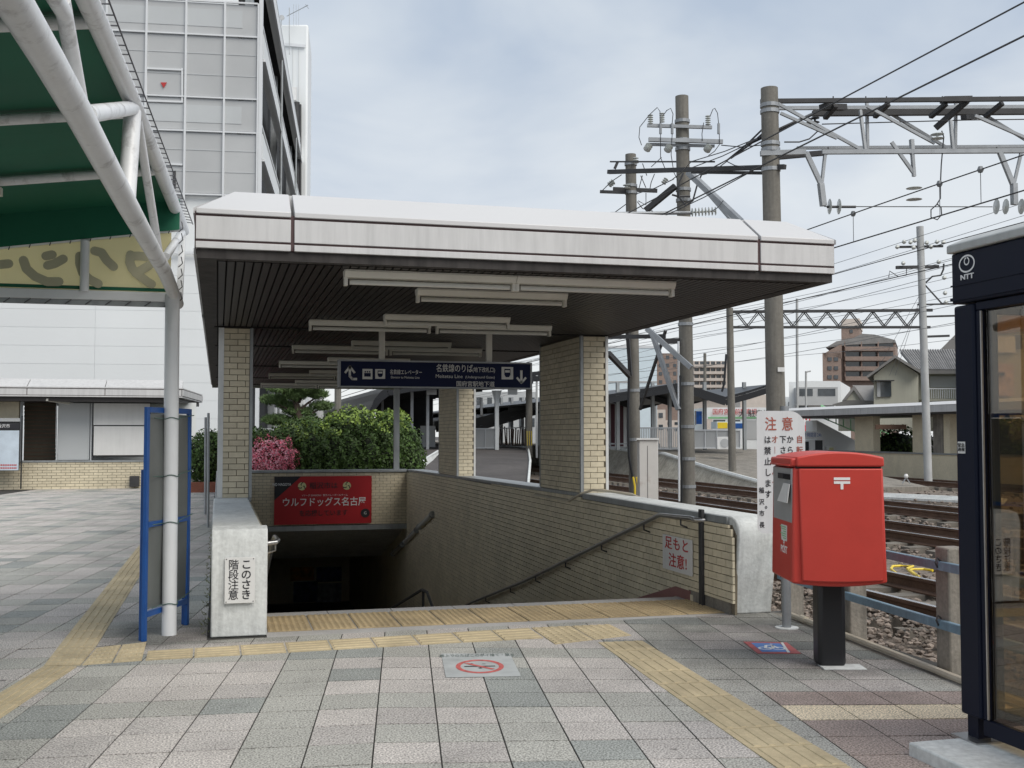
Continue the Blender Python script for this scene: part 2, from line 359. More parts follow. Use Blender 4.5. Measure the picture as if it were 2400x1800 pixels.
o=link('paving_tile_field',rest.mesh('paving_tile_field',[M[n_] for n_ in names])); par(o,bed); o['kind']='stuff'
# plaza kerb towards the ballast
mb=MB(); 
mb.prism([(PE(2.0)-.02,2.0,0),(PE(8.6)-.02,8.6,0),(PE(8.6)+.12,8.6,0),(PE(2.)+.12,2.0,0)],(0,0,-.5)); 
struct('kerb',mb,M['concd'])
# ================= tactile paving =================
def bil(P,s,t): return P[0]*(1-s)*(1-t)+P[1]*s*(1-t)+P[2]*s*t+P[3]*(1-s)*t
def tactile(parent,P,ns,nt,kind,matl,bars_along='t',z=.004,dots=5):
    P=[Vector(p) for p in P]; wS=(P[1]-P[0]).length/ns; wT=(P[3]-P[0]).length/nt
    for a in range(ns):
        for b in range(nt):
            es=.006/wS; et=.006/wT
            c=lambda s,t: bil(P,(a+es+s*(1-2*es))/ns,(b+et+t*(1-2*et))/nt)
            mb=MB(); q=[c(0,0),c(1,0),c(1,1),c(0,1)]
            zz=z+random.uniform(-.0008,.0008); lo=[Vector((p.x,p.y,-.001)) for p in q]; hi=[Vector((p.x,p.y,zz)) for p in q]
            mb.add(lo+hi,[(4,5,6,7),(0,1,5,4),(1,2,6,5),(2,3,7,6),(3,0,4,7)])
            def raised(s0,t0,s1,t1,h=.005,e=.012):
                q=[c(s0,t0),c(s1,t0),c(s1,t1),c(s0,t1)]; q2=[c(s0+e,t0+e),c(s1-e,t0+e),c(s1-e,t1-e),c(s0+e,t1-e)]
                mb.add([Vector((p.x,p.y,zz)) for p in q]+[Vector((p.x,p.y,zz+h)) for p in q2],[(4,5,6,7),(0,1,5,4),(1,2,6,5),(2,3,7,6),(3,0,4,7)])
            if kind=='bar':
                for m in range(4):
                    x0=.09+m*.235
                    if bars_along=='t': raised(x0,.04,x0+.115,.96)
                    else: raised(.04,x0,.96,x0+.115)
            else:
                for m in range(dots):
                    for n_ in range(dots):
                        s0=(m+.5)/dots; t0=(n_+.5)/dots; r=.28/dots; raised(s0-r,t0-r,s0+r,t0+r,.005,.25*r)
            me=mb.mesh('tactile_tile',matl)
            o=bpy.data.objects.new('tactile_tile',me); COL.objects.link(o); o.parent=parent; o.matrix_parent_inverse=PINV(parent)
def tstrip(label):
    mb=MB(); return mb
def path(name,base,label):
    mb=MB(); mb.add([(p[0],p[1],-.0015) for p in base],[tuple(range(len(base)))]); return struct(name,mb,M['bed'],label=None)
# right band (towards the camera)
L0=Vector((2.66,7.62,0)); R0=Vector((3.0,7.60,0)); d=Vector((-math.sin(R(4.1)),-math.cos(R(4.1)),0))
pathR=path('tactile_path',[L0,R0,R0+d*4.8,L0+d*4.8],'')
n=14; tactile(pathR,[L0+d*4.8,R0+d*4.8,R0,L0],1,n,'bar',M['yellow'])
W0=[GZ(1300,1511),GZ(1482,1490),GZ(1430,1464),GZ(1243,1472)]
pW=path('tactile_path',W0,''); tactile(pW,W0,2,2,'dot',M['yellow'])
A=GZ(339,1549);B=GZ(1298,1509);B=GZ(1276,1496);A2=GZ(345,1526);B2=GZ(1240,1472)
pF=path('tactile_path',[A,B,B2,A2],''); tactile(pF,[A,B,B2,A2],9,1,'bar',M['yellow'],'s')
J=[GZ(100,1562),GZ(190,1560),GZ(225,1519),GZ(133,1519)]; J2=[GZ(190,1560),GZ(334,1549),GZ(345,1505),GZ(225,1519)]
pJ=path('tactile_path',[J[0],J[1],J2[1],J2[2],J[2],J[3]],''); tactile(pJ,J,1,1,'dot',M['yellow']); tactile(pJ,J2,2,1,'dot',M['yellow'])
l0=GZ(133,1519); l1=GZ(312,1295); r0=GZ(225,1519); dr=(l1-l0).normalized(); Ln=17.0
pL=path('tactile_path',[l0,r0,r0+dr*Ln,l0+dr*Ln],''); tactile(pL,[l0,r0,r0+dr*Ln,l0+dr*Ln],1,52,'bar',M['yellow'])
c0=GZ(100,1562); c1=GZ(183,1562); e0=GZ(0,1617); e1=GZ(0,1705); da=(e0-c0).normalized(); q0=c0; q1=c1; dq=((e1-c1).normalized()+da).normalized()
pC=path('tactile_path',[q0+dq*4,q1+dq*4,q1,q0],''); tactile(pC,[q0+dq*4.0,q1+dq*4.0,q1,q0],1,12,'bar',M['yellow'])
# landing in front of the stairs
X0,X1,YN=.37,4.15,9.56
mb=MB(); mb.box((X0-.0,8.46,-.3),(X1,9.39,-.002)); land=struct('stair_landing',mb,M['stone'])
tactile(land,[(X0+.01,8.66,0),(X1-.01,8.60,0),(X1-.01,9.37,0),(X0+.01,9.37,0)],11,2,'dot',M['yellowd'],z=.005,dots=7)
mb=MB()
for i in range(7):
    a=X0+.004+i*(X1-X0)/7; mb.box((a,9.392,-.12),(a+(X1-X0)/7-.006,YN,.002))
nos=obj('nosing',mb,M['stone'],land)
stairs=MB(); 
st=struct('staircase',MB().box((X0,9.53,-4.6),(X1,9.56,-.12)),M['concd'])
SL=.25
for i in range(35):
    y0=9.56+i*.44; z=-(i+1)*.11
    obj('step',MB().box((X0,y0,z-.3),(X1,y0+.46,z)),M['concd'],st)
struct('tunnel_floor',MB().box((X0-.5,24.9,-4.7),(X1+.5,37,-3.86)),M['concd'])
# ================= walls of the stairwell =================
def topz(y): return .81 if y<13 else .81-(y-13)*.0085
def botz(y): return -max(0,(y-9.56))*SL-.25 if y>9.3 else -.0
def side_wall(sgn,label,group=None):
    # sgn +1: right wall (inner face x=4.15 looks to -x); -1: left wall
    xi,xo=(4.15,4.52) if sgn>0 else (.37,-.035)
    t=thing('stair_side_wall',label,'wall',((xi+xo)/2,16,0))
    prof=[(8.52,0),(8.45,.35),(8.405,.62),(8.405,.70),(8.43,.755),(8.48,.792),(8.56,.81),(12.4,.81),(12.4,.0)]
    if sgn<0:
        prof=[(8.62,0),(8.62,.811),(12.4,.81),(12.4,0)]
        obj('concrete_face',MB().prism([(xi,8.527,0),(xi,8.497,.70),(xi,8.528,.793),(xi,8.64,.814),(xi,8.64,0)],(xo-xi,0,0)),M['conc'],t,bevel=.01)
        xi-=.024
    mb=MB(); xa=xi+.02*sgn
    mb.prism([(xa,y,z) for y,z in prof],(xo-xa,0,0)); obj('concrete_end',mb,M['conc'],t,bevel=.012)
    mb=MB(); mb.prism([(xi+.022*sgn,8.47,0.0),(xi+.022*sgn,24.9,-4.6),(xi+.022*sgn,24.9,topz(24.9)-.04),(xi+.022*sgn,12.4,topz(12.4)-.04),(xi+.022*sgn,8.47,.77)],(.34*sgn,0,0))
    mb2=MB(); ys_=8.47 if sgn>0 else 8.70; mb2.prism([(xi+.012*sgn,ys_,-.0),(xi+.012*sgn,9.5,-.3),(xi+.012*sgn,24.9,-4.5),(xi+.012*sgn,24.9,.6),(xi+.012*sgn,12.4,.74),(xi+.012*sgn,ys_+.05,.74),(xi+.012*sgn,ys_-.03,.66)],(.02*sgn,0,0)); obj('mortar_bed',mb2,M['mortar'],t)
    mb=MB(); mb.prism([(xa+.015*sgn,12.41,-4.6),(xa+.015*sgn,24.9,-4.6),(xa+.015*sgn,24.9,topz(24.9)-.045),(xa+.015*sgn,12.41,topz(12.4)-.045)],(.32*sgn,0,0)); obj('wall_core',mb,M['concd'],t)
    mb=MB(); mb.prism([(xi-.012*sgn,12.41,topz(12.4)-.045),(xi-.012*sgn,24.85,topz(24.85)-.045),(xi-.012*sgn,24.85,topz(24.85)),(xi-.012*sgn,12.41,topz(12.4))],(.38*sgn,0,0)); obj('coping',mb,M['gtrim'],t,bevel=.006)
    if sgn>0:
        mb=MB(); mb.prism([(xi-.004,8.58,.745),(xi-.004,12.4,.745),(xi-.004,12.4,.805),(xi-.004,8.58,.805)],(.03,0,0)); obj('coping_band',mb,M['gtrim'],t)
    def clip(a,b,z):
        if sgn<0: e=8.66
        else: e=8.44 if z<.62 else 8.44+.10*((z-.62)/.12)**2
        a=max(a,e-8.4); return None if b-a<.03 else (a,b)
    bricks(t,(xi,8.4,0),(0,1,0),(-sgn,0,0),16.4,lambda s:botz(8.4+s)+(.10 if 8.4+s<9.6 else 0),lambda s:(.74 if s<4 else topz(8.4+s)-.05),clip,limit=300 if sgn>0 else 40)
    # base plinth
    mb=MB(); mb.box((min(xi-.014*sgn,xi+.02*sgn),8.53 if sgn>0 else 8.66,0.001),(max(xi-.014*sgn,xi+.02*sgn),9.62,.095)); obj('plinth',mb,M['concd'],t)
    return t
tR=side_wall(1,'right side wall of the stairs, tan brick inside with pale concrete end by the red post box')
tL=side_wall(-1,'left side wall of the stairs, squat pale concrete end carrying a white notice')
# pinkish skirting that follows the steps
mb=MB(); mb.prism([(4.146,9.62,.09),(4.146,9.3,.09),(4.146,9.3,.0),(4.146,9.62,-.0),(4.146,24.8,-3.9),(4.146,24.8,-3.74)],(-.022,0,0))
obj('skirting',mb,mat('pink_skirting',(.24,.11,.10),.6,var=.15),tR)
# posts / column behind: pillars
def pillar(x0,x1,y0,y1,label,inner,zb=.8):
    t=thing('brick_pillar',label,'pillar',((x0+x1)/2,(y0+y1)/2,zb))
    obj('mortar_core',MB().box((x0+.02,y0+.02,zb-.1),(x1-.02,y1-.02,2.7)),M['mortar'],t)
    z0=lambda s:zb+.005; z1=lambda s:2.66
    bricks(t,(x0+.035,y0+.02,0),(1,0,0),(0,-1,0),x1-x0-.07,z0,z1,zref=.01)
    if inner=='-x': bricks(t,(x0+.02,y0+.045,0),(0,1,0),(-1,0,0),y1-y0-.09,z0,z1,limit=240)
    else: bricks(t,(x1-.02,y0+.045,0),(0,1,0),(1,0,0),y1-y0-.09,z0,z1,limit=240)
    for x,m in ((x0,'gtrim' if inner=='-x' else 'wtrim'),(x1,'wtrim' if inner=='-x' else 'gtrim')):
        s=.058 if (x==x0 and inner=='+x') else .033; a=x-.003 if x==x0 else x-s+.003
        obj('corner_trim',MB().box((a,y0-.004,zb),(a+s,y0+.042,2.69)),M[m],t)
        obj('corner_trim',MB().box((a,y1-.042,zb),(a+s,y1+.004,2.69)),M[m],t)
    return t
pillar(0.0,.363,12.5,14.2,'front left brick pillar of the stair entrance, rising behind the notice on concrete','+x')
pillar(4.15,4.49,12.45,14.19,'front right brick pillar of the stair entrance beside the tracks','-x')
pillar(4.15,4.49,19.48,21.18,'rear right brick pillar half hidden by the blue sign','-x',.75)
pillar(0.0,.363,19.5,21.2,'rear left brick pillar of the stair entrance','+x',.75)
# steel posts at far end
t=thing('steel_post','slim grey steel post on the rear wall in front of the hedge','post',(3.91,24.9,.7))
obj('shaft',MB().box((3.85,24.86,.7),(3.97,24.98,2.68)),M['gtrim'],t)
# end wall with the banner
t=thing('stair_end_wall','brick wall across the far end of the stairs carrying the red banner','wall',(2.26,24.9,-.6))
obj('mortar_core',MB().box((X0,24.83,-.6),(X1,25.1,.66)),M['mortar'],t)
bricks(t,(X0,24.83,0),(1,0,0),(0,-1,0),X1-X0,lambda s:-.50,lambda s:.66,limit=300)
obj('coping',MB().box((X0,24.76,.66),(X1-.0,25.14,.71)),M['gtrim'],t)
obj('lintel',MB().box((X0,24.78,-.62),(X1,25.08,-.51)),M['gtrim'],t)
# tunnel beyond
t=thing('underground_passage','dark underground passage at the foot of the stairs','passage',(2.2,30,-4))
mb=MB(); mb.prism([(X0,25.1,-.62),(X0,29,-1.67),(X0,36,-1.67),(X0,36,-1.4),(X0,25.1,-.35)],(X1-X0,0,0)); obj('ceiling',mb,M['conc'],t)
for x in (X0-.2,X1): obj('side_wall',MB().prism([(x,24.9,-4.6),(x,24.9,.0),(x,36,-1.2),(x,36,-4.6)],(.2,0,0)),M['brick'] if x>1 else M['concd'],t)
obj('rear_wall',MB().box((X0-.2,36,-4.6),(X1+.2,36.2,-1.2)),M['brick'],t)
for i,(a,b,c_,d_) in enumerate(((681,1330,736,1360),(688,1364,744,1410),(742,1330,800,1362),(742,1368,800,1412))):
    p=GY(a,b,35.98); q=GY(c_,d_,35.98); pm=[mat('poster_orange_yellow',(.45,.22,.04),.6,var=.5,scale=6),mat('poster_blue_dark',(.06,.08,.16),.6,var=.5,scale=6),mat('poster_navy',(.08,.09,.2),.6,var=.5,scale=6),mat('poster_grey',(.3,.32,.34),.6,var=.5,scale=6)][i]
    po=obj('poster',MB().box((p.x,35.96,q.z),(q.x,35.99,p.z)),pm); tag(po,['orange and yellow poster','dark blue poster below the orange one','navy poster','pale grey poster below the navy one'][i]+' on the rear passage wall','poster','posters in the dark passage')
# fluorescent tubes on the right wall near the tunnel mouth
for i,(a,b) in enumerate((((21.5,-.07),(23.0,-.44)),((23.25,-.52),(24.75,-.92)),((25.1,-1.0),(26.5,-1.36)))):
    t=thing('wall_tube_lamp',['upper','middle','lowest'][i]+' of the three sloping tube lamps high on the right stair wall','lamp',(4.1,a[0],a[1]),'sloping wall tube lamps')
    A_=Vector((4.09,a[0],a[1]));B_=Vector((4.09,b[0],b[1])); obj('tube',MB().tube([A_,B_],.055,10),M['tubew'],t,True)
    mb=MB(); mb.lathe(A_,[(.065,0),(.065,.06)],10,axis=B_-A_); mb.lathe(B_,[(.065,0),(.065,.06)],10,axis=A_-B_); mb.bar(A_+Vector((.045,0,0)),B_+Vector((.045,0,0)),.03,.05); obj('end_cap',mb,M['gtrim'],t)
# handrails
t=thing('handrail','long dark steel handrail sloping down the right stair wall','handrail',(4.07,12,0))
hx=4.065
pts=[(hx,9.05,.750),(hx,9.12,.757),(hx,9.85,.735),(hx,9.98,.70),(hx,14.72,-.518),(hx,17.84,-1.25),(hx,21.5,-2.2)]
mb=MB(); mb.tube(pts,.021,12); mb.tube([(hx,9.12,.757),(hx+.01,9.03,.75),(hx+.06,9.0,.745),(4.14,9.0,.745)],.021,12); obj('rail',mb,M['metal'],t,True)
for y in (9.35,10.25,11.5,12.8,14.1,15.4,16.9,18.5):
    z=np.interp(y,[p[1] for p in pts],[p[2] for p in pts]); mb=MB(); mb.tube([(hx,y,z-.015),(hx,y,z-.07),(4.14,y,z-.10)],.009,6); mb.lathe((4.147,y,z-.10),[(.035,0),(.035,.012)],10,axis=(-1,0,0)); obj('bracket',mb,M['steeld'],t)
t=thing('handrail','short lower handrail with a raised bend seen over the top step','handrail',(2.3,17,-1.5))
obj('rail',MB().tube([(2.95,15.2,-1.02),(2.95,15.9,-.78),(2.95,16.3,-.80),(2.95,20,-1.7)],.022,8),M['steeld'],t,True); obj('post',MB().tube([(2.95,16.2,-.8),(2.95,16.2,-1.8)],.02,8),M['steeld'],t)
t=thing('handrail','curled polished end of the left handrail beside the concrete end','handrail',(.45,9.1,.6))
mb=MB(); mb.tube([(.47,12,-.15),(.47,9.9,.55),(.47,9.5,.64),(.47,9.05,.655),(.45,8.95,.65),(.38,8.93,.645)],.021,12); obj('rail',mb,M['metal'],t,True); mb=MB(); mb.tube([(.47,9.4,.63),(.47,9.4,.54),(.385,9.4,.51)],.009,6); mb.lathe((.375,9.4,.51),[(.035,0),(.035,.01)],10,axis=(1,0,0)); obj('bracket',mb,M['metal'],t)
t=thing('steel_post','dark steel flat post fixed against the brick by the footing sign','post',(4.12,9.03,0))
obj('shaft',MB().box((4.105,8.99,.0),(4.135,9.06,.84)),M['steeld'],t,bevel=.004)
# cable draped over the wall
t=thing('draped_cable','grey brown cable draped over the right wall below the pillar','cable',(4.3,12.3,.8))
obj('cable',MB().tube([(4.60,11.4,.75),(4.5,11.7,.825),(4.40,12.1,.84),(4.25,12.32,.85),(4.135,12.42,.80),(4.11,12.8,.70),(4.12,14.3,.69)],.016,8),M['pipe'],t,True)
# footing sign on the wall
t=thing('wall_sign','white sign with red Japanese lettering on the brick stair wall','sign',(4.13,9.55,.4))
obj('plate',MB().box((4.112,9.212,.228),(4.120,9.892,.552)),M['plate'],t,bevel=.002)
text('足もと',(4.110,9.552,.475),(0,-1,0),(0,0,1),.125,M['rink'],t,bold=.012,xs=1.45,spacing=1.12)
text('注意!',(4.110,9.53,.318),(0,-1,0),(0,0,1),.135,M['rink'],t,bold=.012,xs=1.35,spacing=1.08)
# notice on the left concrete end
p=CP(523,1308,8.25)
t=thing('notice_sign','small white notice with black vertical lettering on the left concrete end','sign',(.17,8.49,.4))
yb=8.497; a=GY(527,1307,yb); b=GY(597,1412,yb)
obj('plate',MB().box((a.x,yb-.012,b.z),(b.x,yb-.003,a.z)),M['plate'],t,bevel=.002)
cx=(a.x+b.x)/2; cz=(a.z+b.z)/2; hh=(a.z-b.z)
text('こ\nの\nさ\nき',(cx+.046,yb-.0135,cz),(1,0,0),(0,0,1),.078,M['ink'],t,bold=.016,lines=.80 if False else .95)
text('階\n段\n注\n意',(cx-.046,yb-.0135,cz),(1,0,0),(0,0,1),.078,M['ink'],t,bold=.007,lines=.95)
for sx in (a.x+.012,b.x-.012):
    for sz in (a.z-.012,b.z+.012): obj('screw',MB().lathe((sx,yb-.012,sz),[(.004,0),(.004,.002)],8,axis=(0,-1,0)),M['steeld'],t)
# banner
t=thing('banner','red banner with white and black Japanese lettering on the far brick wall','banner',(2.27,24.8,0))
yb=24.76; obj('cloth',MB().box((1.205,yb-.02,-.475),(3.33,yb-.005,.575)),M['banner'],t); f=yb-.024
obj('black_corner',MB().prism([(1.205,f,.575),(1.78,f,.575),(1.205,f,.06)],(0,.003,0)),M['ink'],t)
text('WD NAGOYA',(1.36,f-.003,.40),(1,0,0),(0,0,1),.085,M['white'],t,bold=.01,xs=.75)
text('稲沢市は',(2.27,f-.002,.36),(1,0,0),(0,0,1),.155,M['ink'],t,bold=.006,spacing=1.02)
text('ウルフドッグス名古屋',(2.29,f-.002,.0),(1,0,0),(0,0,1),.205,M['white'],t,bold=.010,xs=.90)
text('を応援しています',(2.27,f-.002,-.24),(1,0,0),(0,0,1),.145,M['ink'],t,bold=.006,xs=.92)
text('Vリーグ DIVISION1  男子バレーボールチーム',(2.30,f-.002,.155),(1,0,0),(0,0,1),.05,M['white'],t)
for x in (1.80,2.78):
    obj('ball_emblem',MB().lathe((x,f-.001,.36),[(.09,0),(.09,.003)],20,axis=(0,-1,0)),M['byel'],t)
    mb=MB()
    for k in range(3):
        q=2*math.pi*k/3; P_=[]
        for r_,dq_ in ((.01,0),(.05,-.3),(.09,-.9),(.09,-.5),(.05,.35)): P_.append((x+r_*math.cos(q+dq_),f-.006,.36+r_*math.sin(q+dq_)))
        mb.prism(P_,(0,.001,0))
    obj('ball_stripe',mb,M['ink'],t)
mb=MB(); mb.lathe((3.19,f-.001,-.25),[(.10,0),(.10,.003)],16,axis=(0,-1,0)); obj('crest',mb,M['ink'],t); text('G',(3.19,f-.006,-.25),(1,0,0),(0,0,1),.09,M['plate'],t)
# ================= roof =================
rf=thing('entrance_roof','wide flat roof with pale metal fascia and dark slatted underside over the stairs','roof',(2.2,18,2.68))
XA,XB,Y0,Y1=-.15,4.60,7.63,29.0; ZS=2.68
obj('soffit_backing',MB().box((XA+.03,Y0+.03,ZS+.035),(XB-.03,Y1-.03,ZS+.3)),M['slatgap'],rf)
beams=[12.46,15.1,19.5,23.6,26.9]
edges=[Y0+.10]+beams+[Y1-.05]
pitch=.0605; nsl=int((XB-XA-.24)/pitch); x=XA+.14
for i in range(nsl):
    for s in range(len(edges)-1):
        if s>=2 and i%1: continue
        c=(x+pitch/2-.006,(edges[s]+edges[s+1])/2+.02,ZS+.015)
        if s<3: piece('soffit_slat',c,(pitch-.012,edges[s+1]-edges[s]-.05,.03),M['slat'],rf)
    x+=pitch
mb=MB(); x=XA+.14
for i in range(nsl):
    for s in range(3,len(edges)-1): mb.box((x,edges[s]+.045,ZS),(x+pitch-.012,edges[s+1]-.005,ZS+.03))
    x+=pitch
obj('rear_soffit_slats',mb,M['slat'],rf,stuff=True)
for y in beams: obj('cross_beam',MB().box((XA+.1,y-.02,ZS-.012),(XB-.1,y+.055,ZS+.03)),M['slatgap'],rf)
# edge strips
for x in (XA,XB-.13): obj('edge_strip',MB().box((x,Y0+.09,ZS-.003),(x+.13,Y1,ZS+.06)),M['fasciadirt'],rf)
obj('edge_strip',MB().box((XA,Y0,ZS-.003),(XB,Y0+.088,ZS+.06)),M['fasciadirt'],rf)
z1,z2,z3=2.742,2.792,2.968
js=[(XA,.47),(.47,3.94),(3.94,XB)]
js=[(XA-.02,GY(686,500,Y0).x),(GY(686,500,Y0).x,GY(1777,600,Y0).x),(GY(1777,600,Y0).x,XB+.02)]
for a,b in js:
    a+=.006; b-=.006
    obj('fascia_panel',MB().box((a+.006,Y0-.02,z2+.010),(b-.006,Y0+.03,z3-.010)),M['fascia'],rf,bevel=.003)
    obj('lower_trim',MB().box((a+.006,Y0-.026,z1),(b-.006,Y0+.03,z2-.006)),M['fascia'],rf,bevel=.003)
    ea=.25 if a<XA+.05 else 0; eb=.25 if b>XB-.05 else 0; q0,q1=a+.006,b-.006
    v=[(q0,Y0-.026,z3+.006),(q1,Y0-.026,z3+.006),(q1,Y0-.026,z3+.04),(q0,Y0-.026,z3+.04),(q0+ea,Y0+.27,z3+.006),(q1-eb,Y0+.27,z3+.006),(q1-eb,Y0+.27,z3+.225),(q0+ea,Y0+.27,z3+.225)]
    obj('top_flashing',MB().add(v,[(0,1,2,3),(3,2,6,7),(4,7,6,5),(0,3,7,4),(1,5,6,2),(0,4,5,1)]),M['ftop'],rf,bevel=.004)
obj('joint_backing',MB().box((XA-.015,Y0-.008,z1+.003),(XB+.015,Y0+.04,z3+.02)),M['trimdk'],rf)
for x,sg in ((XA,-1),(XB,1)):
    ye=Y0+.0
    for k in range(5):
        ya=Y0+.035+k*4.25+(.24 if k==0 else 0); ybb=min(ya+4.24,Y1)
        xx=(x-.02,x+.03) if sg<0 else (x-.03,x+.02)
        obj('fascia_panel',MB().box((xx[0],ya,z2+.008),(xx[1],ybb,z3-.008)),M['fascia'],rf)
        obj('lower_trim',MB().box((xx[0]-.006*(sg<0),ya,z1),(xx[1]+.006*(sg>0),ybb,z2-.006)),M['fascia'],rf)
        xo=x-.026 if sg<0 else x+.026; xn=x+.25*(-sg); yl=Y0-.02 if k==0 else ya; yh=Y0+.275 if k==0 else ya
        v=[(xo,yl,z3+.006),(xo,ybb,z3+.006),(xo,ybb,z3+.04),(xo,yl,z3+.04),(xn,yh,z3+.006),(xn,ybb,z3+.006),(xn,ybb,z3+.225),(xn,yh,z3+.225)]
        obj('top_flashing',MB().add(v,[(0,1,2,3),(3,2,6,7),(4,7,6,5),(0,3,7,4),(1,5,6,2),(0,4,5,1)]),M['ftop'],rf)
    obj('joint_backing',MB().box((x-.01,Y0+.02,z1+.003),(x+.01,Y1,z3+.02)),M['trimdk'],rf)
obj('roof_deck',MB().box((XA+.24,Y0+.26,z3),(XB-.24,Y1,z3+.215)),M['fascia'],rf)
obj('rear_fascia',MB().box((XA,Y1,ZS),(XB,Y1+.04,z3+.04)),M['fascia'],rf)
# ceiling lamps
def lamp_proto():
    t=thing('ceiling_lamp','x','lamp',(0,0,0),'tube lamps under the entrance roof'); Lh=.635
    mb=MB(); mb.prism([(-Lh,-.07,0),(-Lh,.07,0),(-Lh,.07,-.015),(-Lh,.045,-.055),(-Lh,-.045,-.055),(-Lh,-.07,-.015)],(2*Lh,0,0)); obj('housing',mb,M['lampw'],t,bevel=.003)
    obj('tube',MB().tube([(-Lh+.04,0,-.085),(Lh-.04,0,-.085)],.019,10),M['tubew'],t,True)
    for s in (-1,1): obj('end_cap',MB().box((s*Lh-.025 if s>0 else s*Lh,-.03,-.112),(s*Lh if s>0 else s*Lh+.025,.03,-.056)),M['lampw'],t)
    return t
lp=lamp_proto(); first=True
rows=[(7.95,[1.497,2.770],'frontmost row'),(8.82,[2.175],'second row alone'),(10.80,[2.2],'third row alone'),(11.53,[1.53,2.86],'fourth row above the blue sign'),(13.95,[2.25],'fifth row alone behind the sign hangers'),(14.85,[1.57,2.87],'sixth row behind the sign'),(17.1,[2.25],'seventh row alone'),(18.1,[1.57,2.87],'eighth row'),(20.6,[2.25],'ninth row alone'),(21.8,[1.57,2.87],'tenth row'),(24.5,[2.25],'eleventh row alone'),(26,[1.57,2.87],'rearmost row')]
for y,xs,nm in rows:
    for i,x in enumerate(xs):
        lab='cream tube lamp under the roof, '+(('left one of the ' if i==0 else 'right one of the ') if len(xs)>1 else '')+nm
        if first: lp.location=(x,y,ZS-.002); lp['label']=lab; first=False
        else: dup(lp,(x,y,ZS-.002),lab)
# hanging sign
t=thing('hanging_sign','long navy direction sign with white arrows and lettering hanging under the roof','sign',(2.42,12.35,2.2))
yb=12.32; a=GY(794,841,yb); b=GY(1247,913,yb); x0,x1,zt,zb_=a.x,b.x,GY(1020,846,yb).z,GY(1020,910,yb).z
obj('panel',MB().box((x0+.015,yb,zb_+.015),(x1-.015,yb+.14,zt-.015)),M['navy'],t)
mb=MB(); mb.box((x0,yb-.006,zt-.018),(x1,yb+.146,zt)); mb.box((x0,yb-.006,zb_),(x1,yb+.146,zb_+.016)); mb.box((x0,yb-.006,zb_+.017),(x0+.022,yb+.146,zt-.019)); mb.box((x1-.022,yb-.006,zb_+.017),(x1,yb+.146,zt-.019)); obj('frame',mb,M['galv'],t)
for px in (895,1146):
    hxp=GY(px,800,yb+.07).x; obj('hanger',MB().box((hxp-.032,yb+.045,zt),(hxp+.032,yb+.095,ZS+.01)),M['lampw'],t)
f=yb-.0015; W=x1-x0
def sx(u): return x0+u*W      # u 0..1 across, v metres from bottom
zc=(zt+zb_)/2; hgt=zt-zb_
def szz(v): return zt-v*hgt
sw=mat('sign_white_print',(.62,.62,.60),.5,var=0)
def stroke(mb,pts,wd): 
    for p,q in zip(pts[:-1],pts[1:]): mb.bar((sx(p[0]),f,szz(p[1])),(sx(q[0]),f,szz(q[1])),.002,wd,up=(0,1,0)) if False else mb.add(*quadstroke(sx(p[0]),szz(p[1]),sx(q[0]),szz(q[1]),wd,f-.002))
def quadstroke(xa,za,xb,zb2,wd,y):
    d=Vector((xb-xa,0,zb2-za)); l=d.length; d/=l; n=Vector((-d.z,0,d.x))*wd/2; A_=Vector((xa,y,za))-d*wd*.25; B_=Vector((xb,y,zb2))+d*wd*.25
    return [A_-n,B_-n,B_+n,A_+n],[(0,1,2,3)]
mb=MB(); stroke(mb,[(.055,.26),(.055,.60),(.068,.70),(.088,.70)],.026); stroke(mb,[(.033,.47),(.055,.26),(.078,.47)],.024); obj('arrow',mb,sw,t)
mb=MB(); stroke(mb,[(.942,.32),(.942,.74)],.028); stroke(mb,[(.919,.58),(.942,.76),(.965,.58)],.024); obj('arrow',mb,sw,t)
for u,wd,v0,v1 in ((.118,.05,.33,.70),(.182,.05,.33,.68),(.836,.062,.18,.64)):
    obj('pictogram_field',MB().box((sx(u),f-.002,szz(v1)),(sx(u+wd),f,szz(v0))),sw,t)
    mb=MB(); cx=sx(u+wd/2); ww=wd*W; z_0=szz(v1);z_1=szz(v0);h_=z_1-z_0
    if u==.118:
        for k in (-.22,.0,.22): mb.box((cx+k*ww-.012,f-.005,z_0+h_*.25),(cx+k*ww+.012,f-.003,z_0+h_*.6)); mb.lathe((cx+k*ww,f-.003,z_0+h_*.72),[(.009,0),(.009,.002)],8,axis=(0,-1,0))
    else:
        mb.prism([(cx-ww*.26,f-.005,z_0+h_*.85),(cx+ww*.26,f-.005,z_0+h_*.85),(cx+ww*.26,f-.005,z_0+h_*.38),(cx+ww*.14,f-.005,z_0+h_*.18),(cx-ww*.14,f-.005,z_0+h_*.18),(cx-ww*.26,f-.005,z_0+h_*.38)],(0,.002,0))
    obj('pictogram',mb,M['navy'],t)
    if u!=.118: obj('pictogram_window',MB().box((cx-ww*.2,f-.008,z_0+h_*.55),(cx+ww*.2,f-.006,z_0+h_*.74)),sw,t)
text('名鉄線エレベーター',(sx(.338),f-.001,szz(.44)),(1,0,0),(0,0,1),.060,sw,t,bold=.006,xs=.68)
text('Elevator to Meitetsu Line',(sx(.334),f-.001,szz(.62)),(1,0,0),(0,0,1),.038,sw,t,xs=.84)
text('名鉄線のりば',(sx(.588),f-.001,szz(.28)),(1,0,0),(0,0,1),.096,sw,t,bold=.008,xs=.74)
text('(地下改札口)',(sx(.742),f-.001,szz(.31)),(1,0,0),(0,0,1),.064,sw,t,bold=.006,xs=.74)
text('Meitetsu Line',(sx(.560),f-.001,szz(.56)),(1,0,0),(0,0,1),.058,sw,t,xs=1.0)
